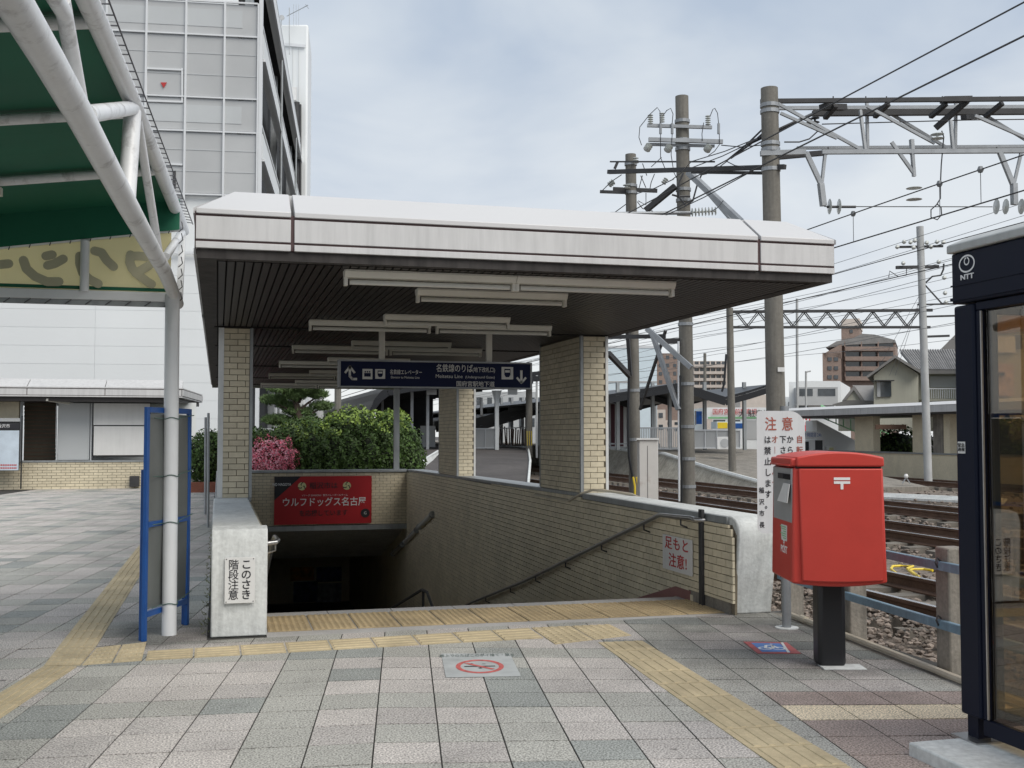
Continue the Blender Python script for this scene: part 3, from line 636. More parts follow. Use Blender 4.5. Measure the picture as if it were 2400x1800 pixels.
text('(Underground Gates)',(sx(.722),f-.001,szz(.575)),(1,0,0),(0,0,1),.042,sw,t,xs=.95)
text('国府宮駅地下道',(sx(.698),f-.001,szz(.84)),(1,0,0),(0,0,1),.066,sw,t,bold=.008,xs=.98)
# ================= post box =================
def LC(X,t,z): # metres right of the sight axis, metres forward, height
    return RT*X+FW*t+UP*z
t=thing('post_box','square red post box on a dark steel leg near the corner of the plaza','post box',LC(2.07,7.29,0))
T0,T1=7.05,7.62; xl,xr=1.788,2.372
zt=lambda y:CP(1960,y,T0).z
zs,zb0,zb1,zl0,zl1=zt(1094),zt(1368),zt(1377),zt(1072),zt(1059)
def arc(xa,xb,z0,dz,n=10): return [(xa+(xb-xa)*i/n,z0+dz*(1-(2*i/n-1)**2)) for i in range(n+1)]
def xprism(mb,poly,ta,tb): mb.prism([LC(x,ta,z) for x,z in poly],FW*(tb-ta)); return mb
low=arc(xr+.012,xl-.012,zb0,zb1-zb0)
body=xprism(MB(),[(xl+.004,zs-.006),(xr-.006,zs-.006)]+low,T0+.02,T1); 
# recess for the slot panel is a separate steel face set in the left side
obj('body',body,M['red'],t,bevel=.015,seg=4)
obj('front_face',xprism(MB(),[(xl+.035,zs-.012),(xr-.018,zs-.012)]+arc(xr-.015,xl+.05,zb0+.016,-.010),T0,T0+.03),M['red'],t,bevel=.008)
obj('seam',xprism(MB(),[(xl+.02,zs-.012),(xr-.02,zs-.012),(xr-.02,zs+.006),(xl+.02,zs+.006)],T0+.022,T1-.01),M['ink'],t)
lid=[(xl-.004,zs),(xr-.004,zs)]+arc(xr-.004,xl+.03,zl0,zl1-zl0,14)
obj('lid',xprism(MB(),[(xl+.02,zs),(xr-.006,zs)]+arc(xr-.006,xl+.02,zl0,zl1-zl0,14),T0-.004,T1+.004),M['red'],t,bevel=.012,seg=4)
obj('lid_visor',xprism(MB(),[(xl-.012,zs),(xl+.04,zs),(xl+.04,zl0-.004),(xl-.012,zl0-.008)],T0+.02,T1),M['red'],t,bevel=.012,seg=3)
obj('lid_visor_ridge',xprism(MB(),[(xl-.022,zs+.0),(xl+.02,zs),(xl+.02,zl0-.045),(xl-.022,zl0-.045)],T0+.03,T1-.01),M['red'],t,bevel=.008)
xs_=xl-.004
zp1=zt(1228)
obj('slot_panel',MB().obox(LC(xs_,T0+.035,zp1),RT*.02,FW*(T1-T0-.07),UP*(zs-.012-zp1)),mat('slot_grey',(.36,.37,.38),.45,.2),t,bevel=.004)
mb=MB()
for (za,zb_) in ((zs-.05,zs-.085),(zs-.05,zs-.085)): mb.obox(LC(xs_-.006,T0+.07,zb_),RT*.008,FW*.14,UP*(za-zb_))
mb.obox(LC(xs_-.006,T0+.235,zs-.085),RT*.008,FW*.14,UP*.035); obj('mail_slot',mb,M['ink'],t)
obj('notice',MB().prism([LC(xs_-.012,T0+.04,zt(1135)),LC(xs_-.012,T0+.20,zt(1135)),LC(xs_-.03,T0+.30,zt(1180)),LC(xs_-.03,T0+.04,zt(1180))],RT*.004),M['plate'],t)
obj('lower_face',MB().obox(LC(xs_,T0+.035,zb0+.05),RT*.02,FW*(T1-T0-.07),UP*(zp1-.012-zb0-.05)),M['redd'],t,bevel=.006)
lt=T0+.16
obj('label_sticker',MB().obox(LC(xs_-.003,lt,zt(1275)),RT*.004,FW*.15,UP*(zt(1237)-zt(1275))),M['plate'],t)
mb=MB()
for i in range(6): mb.obox(LC(xs_-.005,lt+.02,zt(1270-i*5.5)),RT*.002,FW*(.07+.04*(i%3)),UP*.006)
obj('label_print',mb,M['ggreen'],t)
text('〒',LC(xs_-.004,T0+.235,zt(1283)),-FW,UP,.05,M['white'],t,bold=.03)
text('POST',LC(xs_-.004,T0+.235,zt(1297)),-FW,UP,.065,M['white'],t,bold=.02,xs=1.1)
# postal mark on the big face
def pxm(x): return (x-1200)/FPX*T0
mb=MB(); 
for a,b,c,d in ((1952,1119,1990,1125.3),(1952,1128,1990,1134),(1967.5,1134,1974,1147)):
    mb.obox(LC(pxm(a),T0-.0025,zt(d)),RT*(pxm(c)-pxm(a)),FW*.002,UP*(zt(b)-zt(d)))
obj('postal_mark',mb,M['white'],t)
mb=MB(); mb.obox(LC(2.07-.090,7.21,.0),RT*.18,FW*.16,UP*(zb0+.03)); obj('leg',mb,M['black'],t,bevel=.03,seg=4)
obj('base_plate',MB().obox(LC(1.99,7.12,.001),RT*.27,FW*.16,UP*.006),M['conc'],t)
# ================= phone booth =================
t=thing('phone_booth','dark navy phone booth with tinted glass at the right edge','phone booth',(3.95,4.1,0))
BX0,BX1,BY1,BY0=3.45,4.40,4.63,3.60
gl=bpy.data.materials.new('tinted_glass'); gl.use_nodes=True; nt_=gl.node_tree; b_=nt_.nodes['Principled BSDF']; tr=nt_.nodes.new('ShaderNodeBsdfTransparent'); tr.inputs[0].default_value=(.74,.66,.54,1); gs=nt_.nodes.new('ShaderNodeBsdfGlossy'); gs.inputs['Roughness'].default_value=.01; gs.inputs[0].default_value=(.9,.9,.9,1)
lw=nt_.nodes.new('ShaderNodeLayerWeight'); lw.inputs[0].default_value=.5; mr=nt_.nodes.new('ShaderNodeMapRange'); mr.inputs[1].default_value=.2; mr.inputs[2].default_value=1; mr.inputs[3].default_value=.035; mr.inputs[4].default_value=.42; nt_.links.new(lw.outputs['Facing'],mr.inputs[0]); mxs=nt_.nodes.new('ShaderNodeMixShader'); nt_.links.new(mr.outputs[0],mxs.inputs[0]); nt_.links.new(tr.outputs[0],mxs.inputs[1]); nt_.links.new(gs.outputs[0],mxs.inputs[2]); nt_.links.new(mxs.outputs[0],nt_.nodes['Material Output'].inputs[0])
for (x,y) in ((BX0,BY1-.145),(BX0,BY0),(BX1-.14,BY1-.145),(BX1-.14,BY0)):
    obj('corner_post',MB().box((x,y,.17),(x+.14,y+.145,2.12)),M['booth'],t,bevel=.012)
    obj('leg',MB().box((x+.02,y+.045,.05),(x+.09,y+.12,.17)),M['booth'],t)
    obj('foot_plate',MB().box((x-.04,y-.02,.062),(x+.15,y+.17,.07)),M['metal'],t)
obj('header',MB().box((BX0-.004,BY0-.004,2.13),(BX1+.004,BY1+.004,2.375)),M['booth'],t,bevel=.008)
obj('header_trim',MB().box((BX0-.010,BY0-.01,2.145),(BX1+.01,BY1+.01,2.160)),M['booth'],t)
obj('header_trim',MB().box((BX0-.008,BY0-.008,2.215),(BX1+.008,BY1+.008,2.222)),M['booth'],t)
mb=MB(); a=.02; zz=2.378
mb.add([(BX0-a,BY0-a,zz),(BX1+a,BY0-a,zz),(BX1+a,BY1+a,zz),(BX0-a,BY1+a,zz),(BX0-a,BY0-a,zz+.04),(BX1+a,BY0-a,zz+.04),(BX1+a,BY1+a,zz+.04),(BX0-a,BY1+a,zz+.04),(BX0+.05,BY0+.05,zz+.075),(BX1-.05,BY0+.05,zz+.075),(BX1-.05,BY1-.05,zz+.075),(BX0+.05,BY1-.05,zz+.075)],
 [(0,3,2,1),(0,1,5,4),(1,2,6,5),(2,3,7,6),(3,0,4,7),(4,5,9,8),(5,6,10,9),(6,7,11,10),(7,4,8,11),(8,9,10,11)]); obj('roof_cap',mb,M['boothtop'],t,bevel=.006)
def frame_y(X,ya,yb,s):  # glazed frame in a plane of constant X
    mb=MB(); x0,x1=(X+.012,X+.05)
    mb.box((x0,ya,.10),(x1,yb,.175)); mb.box((x0,ya,2.085),(x1,yb,2.125)); mb.box((x0,ya,.176),(x1,ya+.04,2.084)); mb.box((x0,yb-.04,.176),(x1,yb,2.084)); obj('door_frame',mb,M['booth'],t,bevel=.004)
    obj('glazing_bead',MB().box((x0-.008,yb-.048,.18),(x0,yb-.04,2.08)),M['metal'],t)
    obj('glass_pane',MB().box((X+.028,ya+.04,.176),(X+.034,yb-.04,2.084)),gl,t)
frame_y(BX0,BY0+.146,BY1-.146,1); frame_y(BX1-.06,BY0+.146,BY1-.146,1)
for Y in (BY0+.03,BY1-.05):
    mb=MB(); xa,xb=BX0+.141,BX1-.141; mb.box((xa,Y,.10),(xb,Y+.04,.175)); mb.box((xa,Y,2.085),(xb,Y+.04,2.125)); obj('side_frame',mb,M['booth'],t); obj('glass_pane',MB().box((xa,Y+.015,.176),(xb,Y+.021,2.084)),gl,t)
obj('payphone',MB().box((BX1-.36,BY0+.28,1.0),(BX1-.1,BY0+.62,1.45)),mat('payphone_green',(.12,.30,.16),.4),t,bevel=.02); obj('phone_shelf',MB().box((BX1-.42,BY0+.2,.96),(BX1-.08,BY0+.75,.995)),M['metal'],t)
# emblem and lettering on the header
yc=GX(2268,618,BX0).y; zc_=GX(2268,618,BX0).z; fx=BX0-.0055
mb=MB()
def ring(mb,cy,cz,ry,rz,wd,x,n=28,a0=0,a1=2*math.pi):
    vs=[];fs=[]
    for i in range(n+1):
        q=a0+(a1-a0)*i/n
        for k in (0,1): vs.append((x,cy+math.cos(q)*(ry-wd*k),cz+math.sin(q)*(rz-wd*k)))
    for i in range(n): fs.append((2*i,2*i+1,2*i+3,2*i+2))
    mb.add(vs,fs)
ring(mb,yc,zc_,.058,.043,.0085,fx); ring(mb,yc,zc_+.012,.020,.020,.0065,fx-.0005,a0=math.pi*.55,a1=math.pi*2.45)
obj('emblem',mb,M['white'],t)
text('NTT',(fx,yc,zc_-.063),(0,-1,0),(0,0,1),.034,M['white'],t,bold=.03,xs=1.45)
a=GX(2245,1035,BX0); b=GX(2263,1063,BX0); obj('sticker',MB().box((BX0-.002,b.y,b.z),(BX0-.0005,a.y,a.z)),M['plate'],t); text('緊急\n通報',(BX0-.003,(a.y+b.y)/2,(a.z+b.z)/2),(0,-1,0),(0,0,1),.02,M['ink'],t,xs=1.3)
bs=obj('booth_plinth',MB().box((3.14,3.2,-.03),(4.25,4.60,.062)),M['conc'],bevel=.01); tag(bs,'pale concrete plinth slab under the phone booth','plinth')
# ================= prohibition notice on a post =================
t=thing('notice_board','tall white notice with red and black Japanese lettering on a pole behind the post box','notice board',(4.28,7.82,0))
q=Vector((4.28,7.82,0)); obj('pole',MB().tube([q,q+UP*1.72],.035,12),M['galv'],t,True); obj('footing',MB().lathe(q,[(.09,.0),(.09,.008)],14),M['conc'],t)
TB=8.58; X_=lambda x:(x-1200)/FPX*TB; Z_=lambda y:CP(1830,y,TB).z
pl=[]
def corner(cx,cz,r,a0): return [(cx+r*math.cos(R(a0+k*15)),cz+r*math.sin(R(a0+k*15))) for k in range(7)]
xa,xb,za,zb_=X_(1773),X_(1886),Z_(1250),Z_(963)
pl+=corner(xb-.12,zb_-.12,.12,0)+corner(xa+.03,zb_-.03,.03,90)+corner(xa+.05,za+.05,.05,180)+corner(xb-.05,za+.05,.05,270)
sh=.0
obj('plate',MB().prism([LC(x,TB,z) for x,z in pl],FW*.003),M['plateg'],t)
P=lambda x,y:LC(X_(x),TB-.002,Z_(y))
for c,x in (('注',1806),('意',1845)): text(c,P(x,996),RT,UP,.112,M['rinkf'],t,bold=.012,xs=.82)
for s,x,y0,m_,sz,st_ in (('自転車',1873,1031,'rinkf',.062,25),('から乗入れ',1851,1031,'ink',.062,25),('下さい',1834,1031,'ink',.062,25),('オートバイ',1815,1031,'rinkf',.062,25),('は禁止します。',1798,1032,'ink',.064,25.5),('稲沢市長',1783,1150,'ink',.048,27)):
    for k,ch in enumerate(s):
        if ch=='ー': text('｜',P(x,y0+k*st_),RT,UP,sz*.9,M[m_],t); continue
        text(ch,P(x,y0+k*st_),RT,UP,sz,M[m_],t,bold=.014,xs=.86)
# ================= boundary fence =================
t=thing('boundary_fence','low fence of rough concrete posts with two grey blue steel rails beside the tracks','fence',(4.42,6,0))
def FX(y): return PE(y)+.075 if y<8.6 else 4.66
fp=[(2.1),(3.45),(4.76),(6.06),(7.37),(8.45)]
for y in fp:
    x=PE(min(y,8.6))+.045; mb=MB(); mb.prism([(x,y-.05,-.4),(x+.145,y-.05,-.4),(x+.145,y+.09,-.4),(x,y+.09,-.4)],(0,0,1.19)); obj('fence_post',mb,M['concd'],t,bevel=.012)
    for z in (.675,.315): obj('bolt',MB().tube([(x-.03,y+.02,z-.012),(x-.045,y+.02,z+.02),(x-.03,y+.02,z+.05),(x-.01,y+.02,z+.03)],.006,6),M['steeld'],t)
for z in (.655,.29):
    a=Vector((PE(2.)+.025,2.0,z)); b=Vector((PE(8.55)+.02,8.55,z-.01)); mb=MB(); mb.bar(a+UP*.025,b+UP*.025,.012,.052); mb.bar(a+UP*.05+Vector((.015,0,0)),b+UP*.05+Vector((.015,0,0)),.03,.006); obj('fence_rail',mb,M['bluer'],t)
t=thing('edge_pipe','cream plastic pipe lying along the plaza edge','pipe',(4.5,6,0))
pp=[(PE(y)-.01+.008*math.sin(y*2),y,.028) for y in np.arange(2.2,8.6,.4)]
obj('pipe',MB().tube(pp,.023,8),M['pipe'],t,True); mb=MB()
for y in (7.95,5.0): mb.lathe((PE(y)-.008,y,.028),[(.03,0),(.03,.09)],10,axis=(.0865,1,0))
obj('pipe_joint',mb,M['pipe'],t)
# ================= floor signs =================
def gq(pts,z): return [GZ(x,y,z) for x,y in pts]
t=thing('floor_sign','worn white no smoking sheet stuck on the paving in front of the stairs','floor sign',GZ(1127,1560))
q=gq([(1045,1588),(1221,1585),(1195,1532),(1034,1532)],.002); obj('sheet',MB().prism(q,UP*.0015),mat('worn_white_sheet',(.42,.44,.44),.7,var=.12,scale=6,dirt=.25),t)
c_=(q[0]+q[1]+q[2]+q[3])/4; ux=(q[1]-q[0]).normalized(); uy=UP.cross(ux); Wq=(q[1]-q[0]).length; Hq=(q[3]-q[0]).length; cc=c_-uy*Hq*.08
ri=mat('faded_pink_red',(.50,.12,.11),.7,var=.3,scale=25)
def flat(o,ux,uy,ang,r0,r1,n=32):
    vs=[];fs=[]
    for i in range(n+1):
        a=2*math.pi*i/n
        for r in (r0,r1): vs.append(o+ux*math.cos(a)*r+uy*math.sin(a)*r)
    return vs,[(2*i,2*i+1,2*i+3,2*i+2) for i in range(n)]
r_=Wq*.335; sy=1.36
mb=MB(); vs,fs=flat(cc+UP*.0026,ux,uy*sy,0,r_*.80,r_); mb.add(vs,fs); obj('prohibition_ring',mb,ri,t)
mb=MB(); d1=(ux*-.70+uy*.6*sy).normalized(); n1_=UP.cross(d1); mb.add([cc+UP*.0032-d1*r_*.82-n1_*.015,cc+UP*.0032+d1*r_*.82-n1_*.015,cc+UP*.0032+d1*r_*.82+n1_*.015,cc+UP*.0032-d1*r_*.82+n1_*.015],[(0,1,2,3)]); obj('prohibition_bar',mb,ri,t)
mb=MB(); mb.add([cc+UP*.0029+ux*a+uy*b for a,b in ((-.10,-.012),(.10,-.012),(.10,.012),(-.10,.012))],[(0,1,2,3)])
for k in range(6): 
    a=-.05+random.uniform(-.05,.08); b=random.uniform(.03,.10)*(1 if k%2 else -1); mb.add([cc+UP*.0029+ux*(a+p)+uy*(b+q_) for p,q_ in ((0,0),(.022,.004),(.02,.014),(-.002,.01))],[(0,1,2,3)])
obj('cigarette_print',mb,M['steeld'],t)
text('路上でのたばこのポイ捨て・禁止',c_+uy*Hq*.39+UP*.0024,ux,uy,.10,mat('faded_ink',(.12,.15,.14),.7,var=.3,scale=30),t,bold=.01,xs=.34,ext=.0002)
t=thing('floor_sign','red bordered blue sticker with white bicycle mark on the paving beside the post box','floor sign',GZ(1810,1518))
q=gq([(1776,1532),(1878,1532),(1844,1506),(1742,1504)],.002); obj('sheet',MB().prism(q,UP*.0015),mat('faded_red_sheet',(.42,.10,.10),.7,var=.2,scale=8),t)
def iq(s,tt,z): return bil(q,s,tt)+UP*z
obj('blue_field',MB().add([iq(.14,.12,.0026),iq(.80,.12,.0026),iq(.80,.88,.0026),iq(.14,.88,.0026)],[(0,1,2,3)]),mat('faded_blue',(.10,.22,.52),.7,var=.2,scale=10),t)
mb=MB(); e1=(q[1]-q[0]).normalized(); e2=(q[3]-q[0]).normalized()
for s in (.32,.62): vs,fs=flat(iq(s,.42,.0032),e1*1.,(UP.cross(e1)),0,.036,.052,18); mb.add(vs,fs)
def fl(p1,p2,wd=.010):
    a=iq(*p1,.0036);b=iq(*p2,.0036); dd=(b-a).normalized(); nn=UP.cross(dd)*wd; mb.add([a-nn,b-nn,b+nn,a+nn],[(0,1,2,3)])
fl((.32,.42),(.42,.68));fl((.42,.68),(.56,.68));fl((.56,.68),(.62,.42));fl((.32,.42),(.50,.42));fl((.50,.42),(.56,.68));fl((.54,.78),(.60,.78)); obj('bicycle_mark',mb,M['white'],t)
mb=MB(); mb.add([iq(.70,.05,.004),iq(.76,.05,.004),iq(.90,.95,.004),iq(.84,.95,.004)],[(0,1,2,3)]); obj('diagonal_stripe',mb,M['plate'],t)
# ================= taxi canopy on the left =================
t=thing('taxi_canopy','green canvas canopy on white tubular trusses with a yellow lettered end board','canopy',(-.327,8.74,0))
PB=Vector((-.335,8.74,0)); hd=R(2.6); dv2=Vector((math.sin(hd),math.cos(hd),0)); nv=Vector((dv2.y,-dv2.x,0))
def PL(x,y):
    r,f=ray(x,y); k=(nv.dot(PB))/(nv.x*r.x+nv.y*r.y); return r*k+Vector((0,0,CH))
obj('post',MB().tube([PB,Vector((-.345,8.74,2.56))],.054,20),M['wpost'],t,True)
obj('upper_chord',MB().tube([PL(431,541),PL(425,525),PL(318,255),PL(205,0),PL(205,0)+(PL(205,0)-PL(318,255))*2],.045,16),M['wpaint'],t,True)
lowp=[PL(417,712),PL(385,635),PL(298,480),PL(180,258),PL(112,138),PL(29,0)]; lowp.append(lowp[-1]+(lowp[-1]-lowp[-3])*1.2)
obj('lower_chord',MB().tube(lowp,[.045,.05,.055,.055,.055,.055,.055],18),M['wpaint'],t,True)
obj('vertical_strut',MB().tube([PL(311,262),PL(296,478)],.045,14),M['wpaint'],t,True)
for a,b,r_ in (((205,268),(316,252),.038),((145,0),(190,250),.03),((322,280),(372,590),.026),((426,545),(388,602),.03),((95,-60),(150,30),.03)): obj('web_member',MB().tube([PL(*a),PL(*b)],r_,12),M['wpaint'],t,True)
mb=MB(); a=PL(428,548); b=PL(420,712); mb.bar(a,b,.05,.05); obj('end_upright',mb,M['wpaint'],t)
# purlins and canvas: roof falls to the left
def roofpt(y,s):   # s metres left of the chord
    x=-.335+(y-8.74)*math.tan(hd); return Vector((x-s,y,3.235-.135*s-.0*s*s))
for (xx,yy) in ((318,255),(228,55),(375,398),(415,490),(150,-130)):
    p=PL(xx,yy); y=p.y; mb=MB(); mb.tube([roofpt(y,-.0)+UP*-.0,roofpt(y,1.2),roofpt(y,3.5)],.030,12); obj('purlin',mb,M['wpaint'],t,True)
mb=MB(); n_=14
ys=[8.9-i*.45 for i in range(18)]
gv=[roofpt(y,k*.55-.02)+UP*(.045-.012*abs(math.sin((y-8.8)*2.4))) for y in ys for k in range(8)]
mb.add(gv,[(i*8+k,(i+1)*8+k,(i+1)*8+k+1,i*8+k+1) for i in range(len(ys)-1) for k in range(7)])
cv=obj('canvas_roof',mb,M['green'],t); so_=cv.modifiers.new('s','SOLIDIFY'); so_.thickness=.006; so_.offset=1
# lacing along the chord
rp=MB(); 
u0=PL(430,530); u1=PL(205,0); L_=(u1-u0).length; dd=(u1-u0).normalized(); nn=40
off=Vector((.075,0,.02))
rp.tube([u0+off,u1+off*1.0+dd*1.5],.004,5)
for i in range(nn+10):
    p=u0+dd*L_*i/nn; rp.tube([p+Vector((.02,0,.035)),p+off+dd*.05],.0035,4)
obj('lacing_rope',rp,M['rope'],t)
# end board with mirrored lettering
yb=8.76
bt=mat('backlit_yellow_sheet',(.88,.82,.56),.6,var=.08,scale=2); nt_=bt.node_tree; b_=nt_.nodes['Principled BSDF']; b_.inputs['Subsurface Weight'].default_value=0
tl=nt_.nodes.new('ShaderNodeBsdfTranslucent'); tl.inputs[0].default_value=(.92,.87,.64,1); mxs=nt_.nodes.new('ShaderNodeMixShader'); mxs.inputs[0].default_value=.65; nt_.links.new(b_.outputs[0],mxs.inputs[1]); nt_.links.new(tl.outputs[0],mxs.inputs[2]); nt_.links.new(mxs.outputs[0],nt_.nodes['Material Output'].inputs[0])
za,zb_=2.575,3.03
def slopez(x): return 3.035-.155*(-.36-x)
mb=MB(); mb.prism([(-4.2,yb,za),(-.36,yb,za),(-.36,yb,slopez(-.36)),(-4.2,yb,slopez(-4.2)+.02)],(0,.012,0)); obj('end_board',mb,bt,t)
obj('green_stripe',MB().box((-4.2,yb-.006,za+.005),(-.38,yb-.001,za+.03)),M['green'],t)
obj('bottom_rail',MB().box((-4.2,yb-.03,2.50),(-.37,yb+.03,2.572)),M['wpost'],t,bevel=.006)
obj('lower_flap',MB().box((-4.2,yb-.02,2.462),(-.31,yb+.01,2.498)),M['gtrim'],t)
mb=MB(); mb.tube([(-4.2,yb-.01,slopez(-4.2)+.03),(-.30,yb-.01,slopez(-.30)+.012)],.012,8); obj('top_rail',mb,M['wpost'],t)
xm=GY(200,600,yb).x; obj('stiffener',MB().tube([(xm,yb-.03,2.56),(xm,yb-.03,slopez(xm))],.033,12),M['wpost'],t,True)
ltc=mat('lettering_grey',(.46,.44,.31),.7,var=.05)
BK=[0]
def brush(pts,r=.033):
    BK[0]+=1; mb=MB(); P_=[Vector(GY(x,y,yb-.004-.003*BK[0])) for x,y in pts]
    # flat brush stroke with rounded ends
    n=8; vs=[]; fs=[]
    for p,q_ in zip(P_[:-1],P_[1:]):
        d_=(q_-p).normalized(); s_=Vector((-d_.z,0,d_.x))*r; mb.add([p-s_,q_-s_,q_+s_,p+s_],[(0,1,2,3)])
    for i,p in enumerate(P_): mb.add([p+Vector((math.cos(a_*math.pi/6)*r,-.0004*(i+1),math.sin(a_*math.pi/6)*r)) for a_ in range(12)],[tuple(range(12))])
    return mb
LET=[[(305,600),(325,600),(345,602)],[(306,597),(304,615),(310,630),(325,645),(345,660),(355,666)],[(318,640),(333,632),(350,622)],
     [(187,600),(187,618),(194,640),(210,655),(230,665)],[(222,588),(238,592),(250,610),(266,625)],
     [(55,610),(62,630),(82,648),(110,660),(138,660)],[(112,622),(128,618),(148,607)],[(108,600),(122,597)],
     [(0,620),(20,618)]]
for s in LET: obj('mirrored_lettering',brush(s),ltc,t)
mb=MB()
for i in range(26): 
    x=-.36-i*.14; mb.tube([(x,yb-.035,2.497),(x-.045,yb-.03,2.464)],.004,4); mb.tube([(x,yb-.02,slopez(x)+.05),(x-.02,yb-.02,slopez(x)-.01)],.004,4)
for i in range(7):
    z=2.5+i*.09; mb.tube([(-.305,yb-.02,z),(-.275,yb-.02,z+.03),(-.285,yb-.02,z+.08)],.004,4)
obj('lacing',mb,M['rope'],t)
a=PL(60,420); mb=MB(); p=roofpt(PL(375,398).y,.95)
obj('canopy_lamp',MB().box((p.x-.5,p.y-.06,p.z-.10),(p.x-.0,p.y+.0,p.z-.05)),M['lampw'],t)
mb=MB(); mb.add([(-4.2,yb-.035,slopez(-4.2)+.03),(-.30,yb-.035,slopez(-.30)+.012),(-.30,yb-.02,3.29),(-4.2,yb-.02,3.24-.135*3.87+.055)],[(0,1,2,3)]); cv2=obj('canvas_valance',mb,M['green'],t); s2=cv2.modifiers.new('s','SOLIDIFY'); s2.thickness=.004
# ================= blue framed boards tied to the post =================
A0=Vector((-.515,8.50,0)); B0=Vector((-.222,9.17,0)); u=(B0-A0).normalized(); n0=Vector((-u.y,u.x,0)); wd=(B0-A0).length
for k,(lab,off,h0,h1,sh) in enumerate((('taller blue framed board leaning against the white canopy post, nearer the road side',-.022,0,1.70,0.),('lower blue framed board folded behind the taller one at the white canopy post',.014,.0,1.24,.035))):
    t=thing('board_stand',lab,'notice stand',A0+n0*off,'blue framed boards tied to the canopy post'); o=A0+n0*off+u*sh
    for s in (0,wd-.035): obj('leg',MB().obox(o+u*s,u*.038,n0*.03,UP*h1),M['blue'],t,bevel=.003)
    for z in ([.17,.82,1.66] if k==0 else [.82,1.20]): obj('crossbar',MB().obox(o+u*.039+UP*z,u*(wd-.076),n0*.028,UP*.04),M['blue'],t)
    if k==0:
        mb=MB(); nx=14; vs=[];fs=[]
        for i in range(nx+1):
            for j in range(9):
                s=i/nx; z=.22+1.43*j/8; b=.012*math.sin(s*math.pi)*math.sin(z*3+1)+.008*math.sin(s*9+z*2)
                vs.append(o+u*(.045+(wd-.09)*s)+n0*(.014+b)+UP*z)
        for i in range(nx):
            for j in range(8): fs.append((i*9+j,(i+1)*9+j,(i+1)*9+j+1,i*9+j+1))
        mb.add(vs,fs); obj('grey_panel',mb,M['gpanel'],t,True)
gw=mat('green_tie_wire',(.07,.13,.11),.5)
for z,lab in ((1.62,'highest'),(1.19,'second'),(.84,'third'),(.235,'lowest')):
    mb=MB(); c=PB+UP*z; pts=[c+Vector((.058*math.cos(a),.058*math.sin(a),.006*math.sin(3*a))) for a in np.linspace(-2.8,.6,14)]; mb.tube([A0+u*.05+n0*-.05+UP*z]+pts+[B0+UP*(z+.03)+n0*-.04],.004,5)
    o=obj('tie_wire',mb,gw,None,True); tag(o,lab+' of the thin green wires tying the blue boards to the white post','wire','tie wires round the canopy post')
# slim bollard posts left of the pier
for (px,yb_,yt,lab) in ((481,1206,978,'farther of two slim steel posts left of the brick entrance'),(487.5,1236,968,'nearer and taller of two slim steel posts left of the brick entrance')):
    p=GZ(px,yb_); f=p.dot(FW)+0; r_=6.0/FPX*f/2*1.0; o=obj('steel_post',MB().tube([p,CP(px+1,yt,f)],.024 if yt>970 else .022,10),M['galv'] if yt>970 else M['gtrim'],None,True); tag(o,lab,'post','slim posts by the entrance')
# weeds at the foot of the pier
mb=MB()
for i in range(220):
    y=random.uniform(8.6,18); p=Vector((-.055+random.uniform(-.05,.01),y,0)); a=random.uniform(0,6.28); h=random.uniform(.01,.035)*(1 if random.random()<.9 else 2); s=Vector((math.cos(a),math.sin(a),0))
    mb.add([p-s*.006,p+s*.006,p+s*random.uniform(-.05,.05)+UP*h],[(0,1,2)])
tag(obj('weeds',mb,mat('dry_weeds',(.16,.17,.07),.8,island=.4)),'small weeds along the foot of the left stair wall','weeds',None,'stuff')
# ================= track bed =================
g=MB(); rects(g,[(4.5,-40,60,9.6),(4.5,9.6,60,300)],-.24); struct('ballast_bed',g,M['ballastbed'])
g=MB(); rects(g,[(60,-300,700,700)],-.2); struct('far_ground',g,M['asphalt'])
# loose stones
ico=bmesh.new(); bmesh.ops.create_icosphere(ico,subdivisions=1,radius=1); iv=[v.co.copy() for v in ico.verts]; ifc=[[v.index for v in f.verts] for f in ico.faces]; ico.free()
iv=np.array(iv); V=[];F_=[]; off=0
def stone(x,y,z,s):
    global off
    q=iv*rng.uniform(.55,1.15,(len(iv),1)); q*=np.array([s*rng.uniform(.7,1.3),s*rng.uniform(.6,1.1),s*rng.uniform(.4,.75)]); a=rng.uniform(0,6.28); c,s_=math.cos(a),math.sin(a)
    q=np.stack([q[:,0]*c-q[:,1]*s_+x,q[:,0]*s_+q[:,1]*c+y,q[:,2]+z],1); V.append(q); F_.extend([[i+off for i in f] for f in ifc]); off+=len(q)
for i in range(5200):
    y=rng.uniform(4.5,11) if i<3600 else rng.uniform(9,24); x=rng.uniform(4.62,6.1) if i<3000 else rng.uniform(4.7,10.2)
    z=-.22 if x<5.6 else -.2
    z+= .10*max(0,1-abs(x-5.75)/.5)
    if rng.random()<.5: z+=.02
    stone(x,y,z,rng.uniform(.022,.042) if y<11 else rng.uniform(.03,.055))
for i in range(2600):
    x=rng.choice([rng.uniform(7.3,10.0),rng.uniform(11.5,13.4),rng.uniform(6.2,7.0),rng.uniform(14.9,21)]); y=rng.uniform(8,34); stone(x,y,-.2+rng.uniform(0,.05),rng.uniform(.04,.07))
me=bpy.data.meshes.new('loose_ballast'); me.from_pydata(np.concatenate(V).tolist(),[],F_); me.materials.append(M['ballast']); o=link('loose_ballast',me); tag(o,'loose grey brown ballast stones between the fence and the rails','ballast',None,'stuff')
SLM=MB().box((-.1,-.0,-.1),(.1,.0,.1))
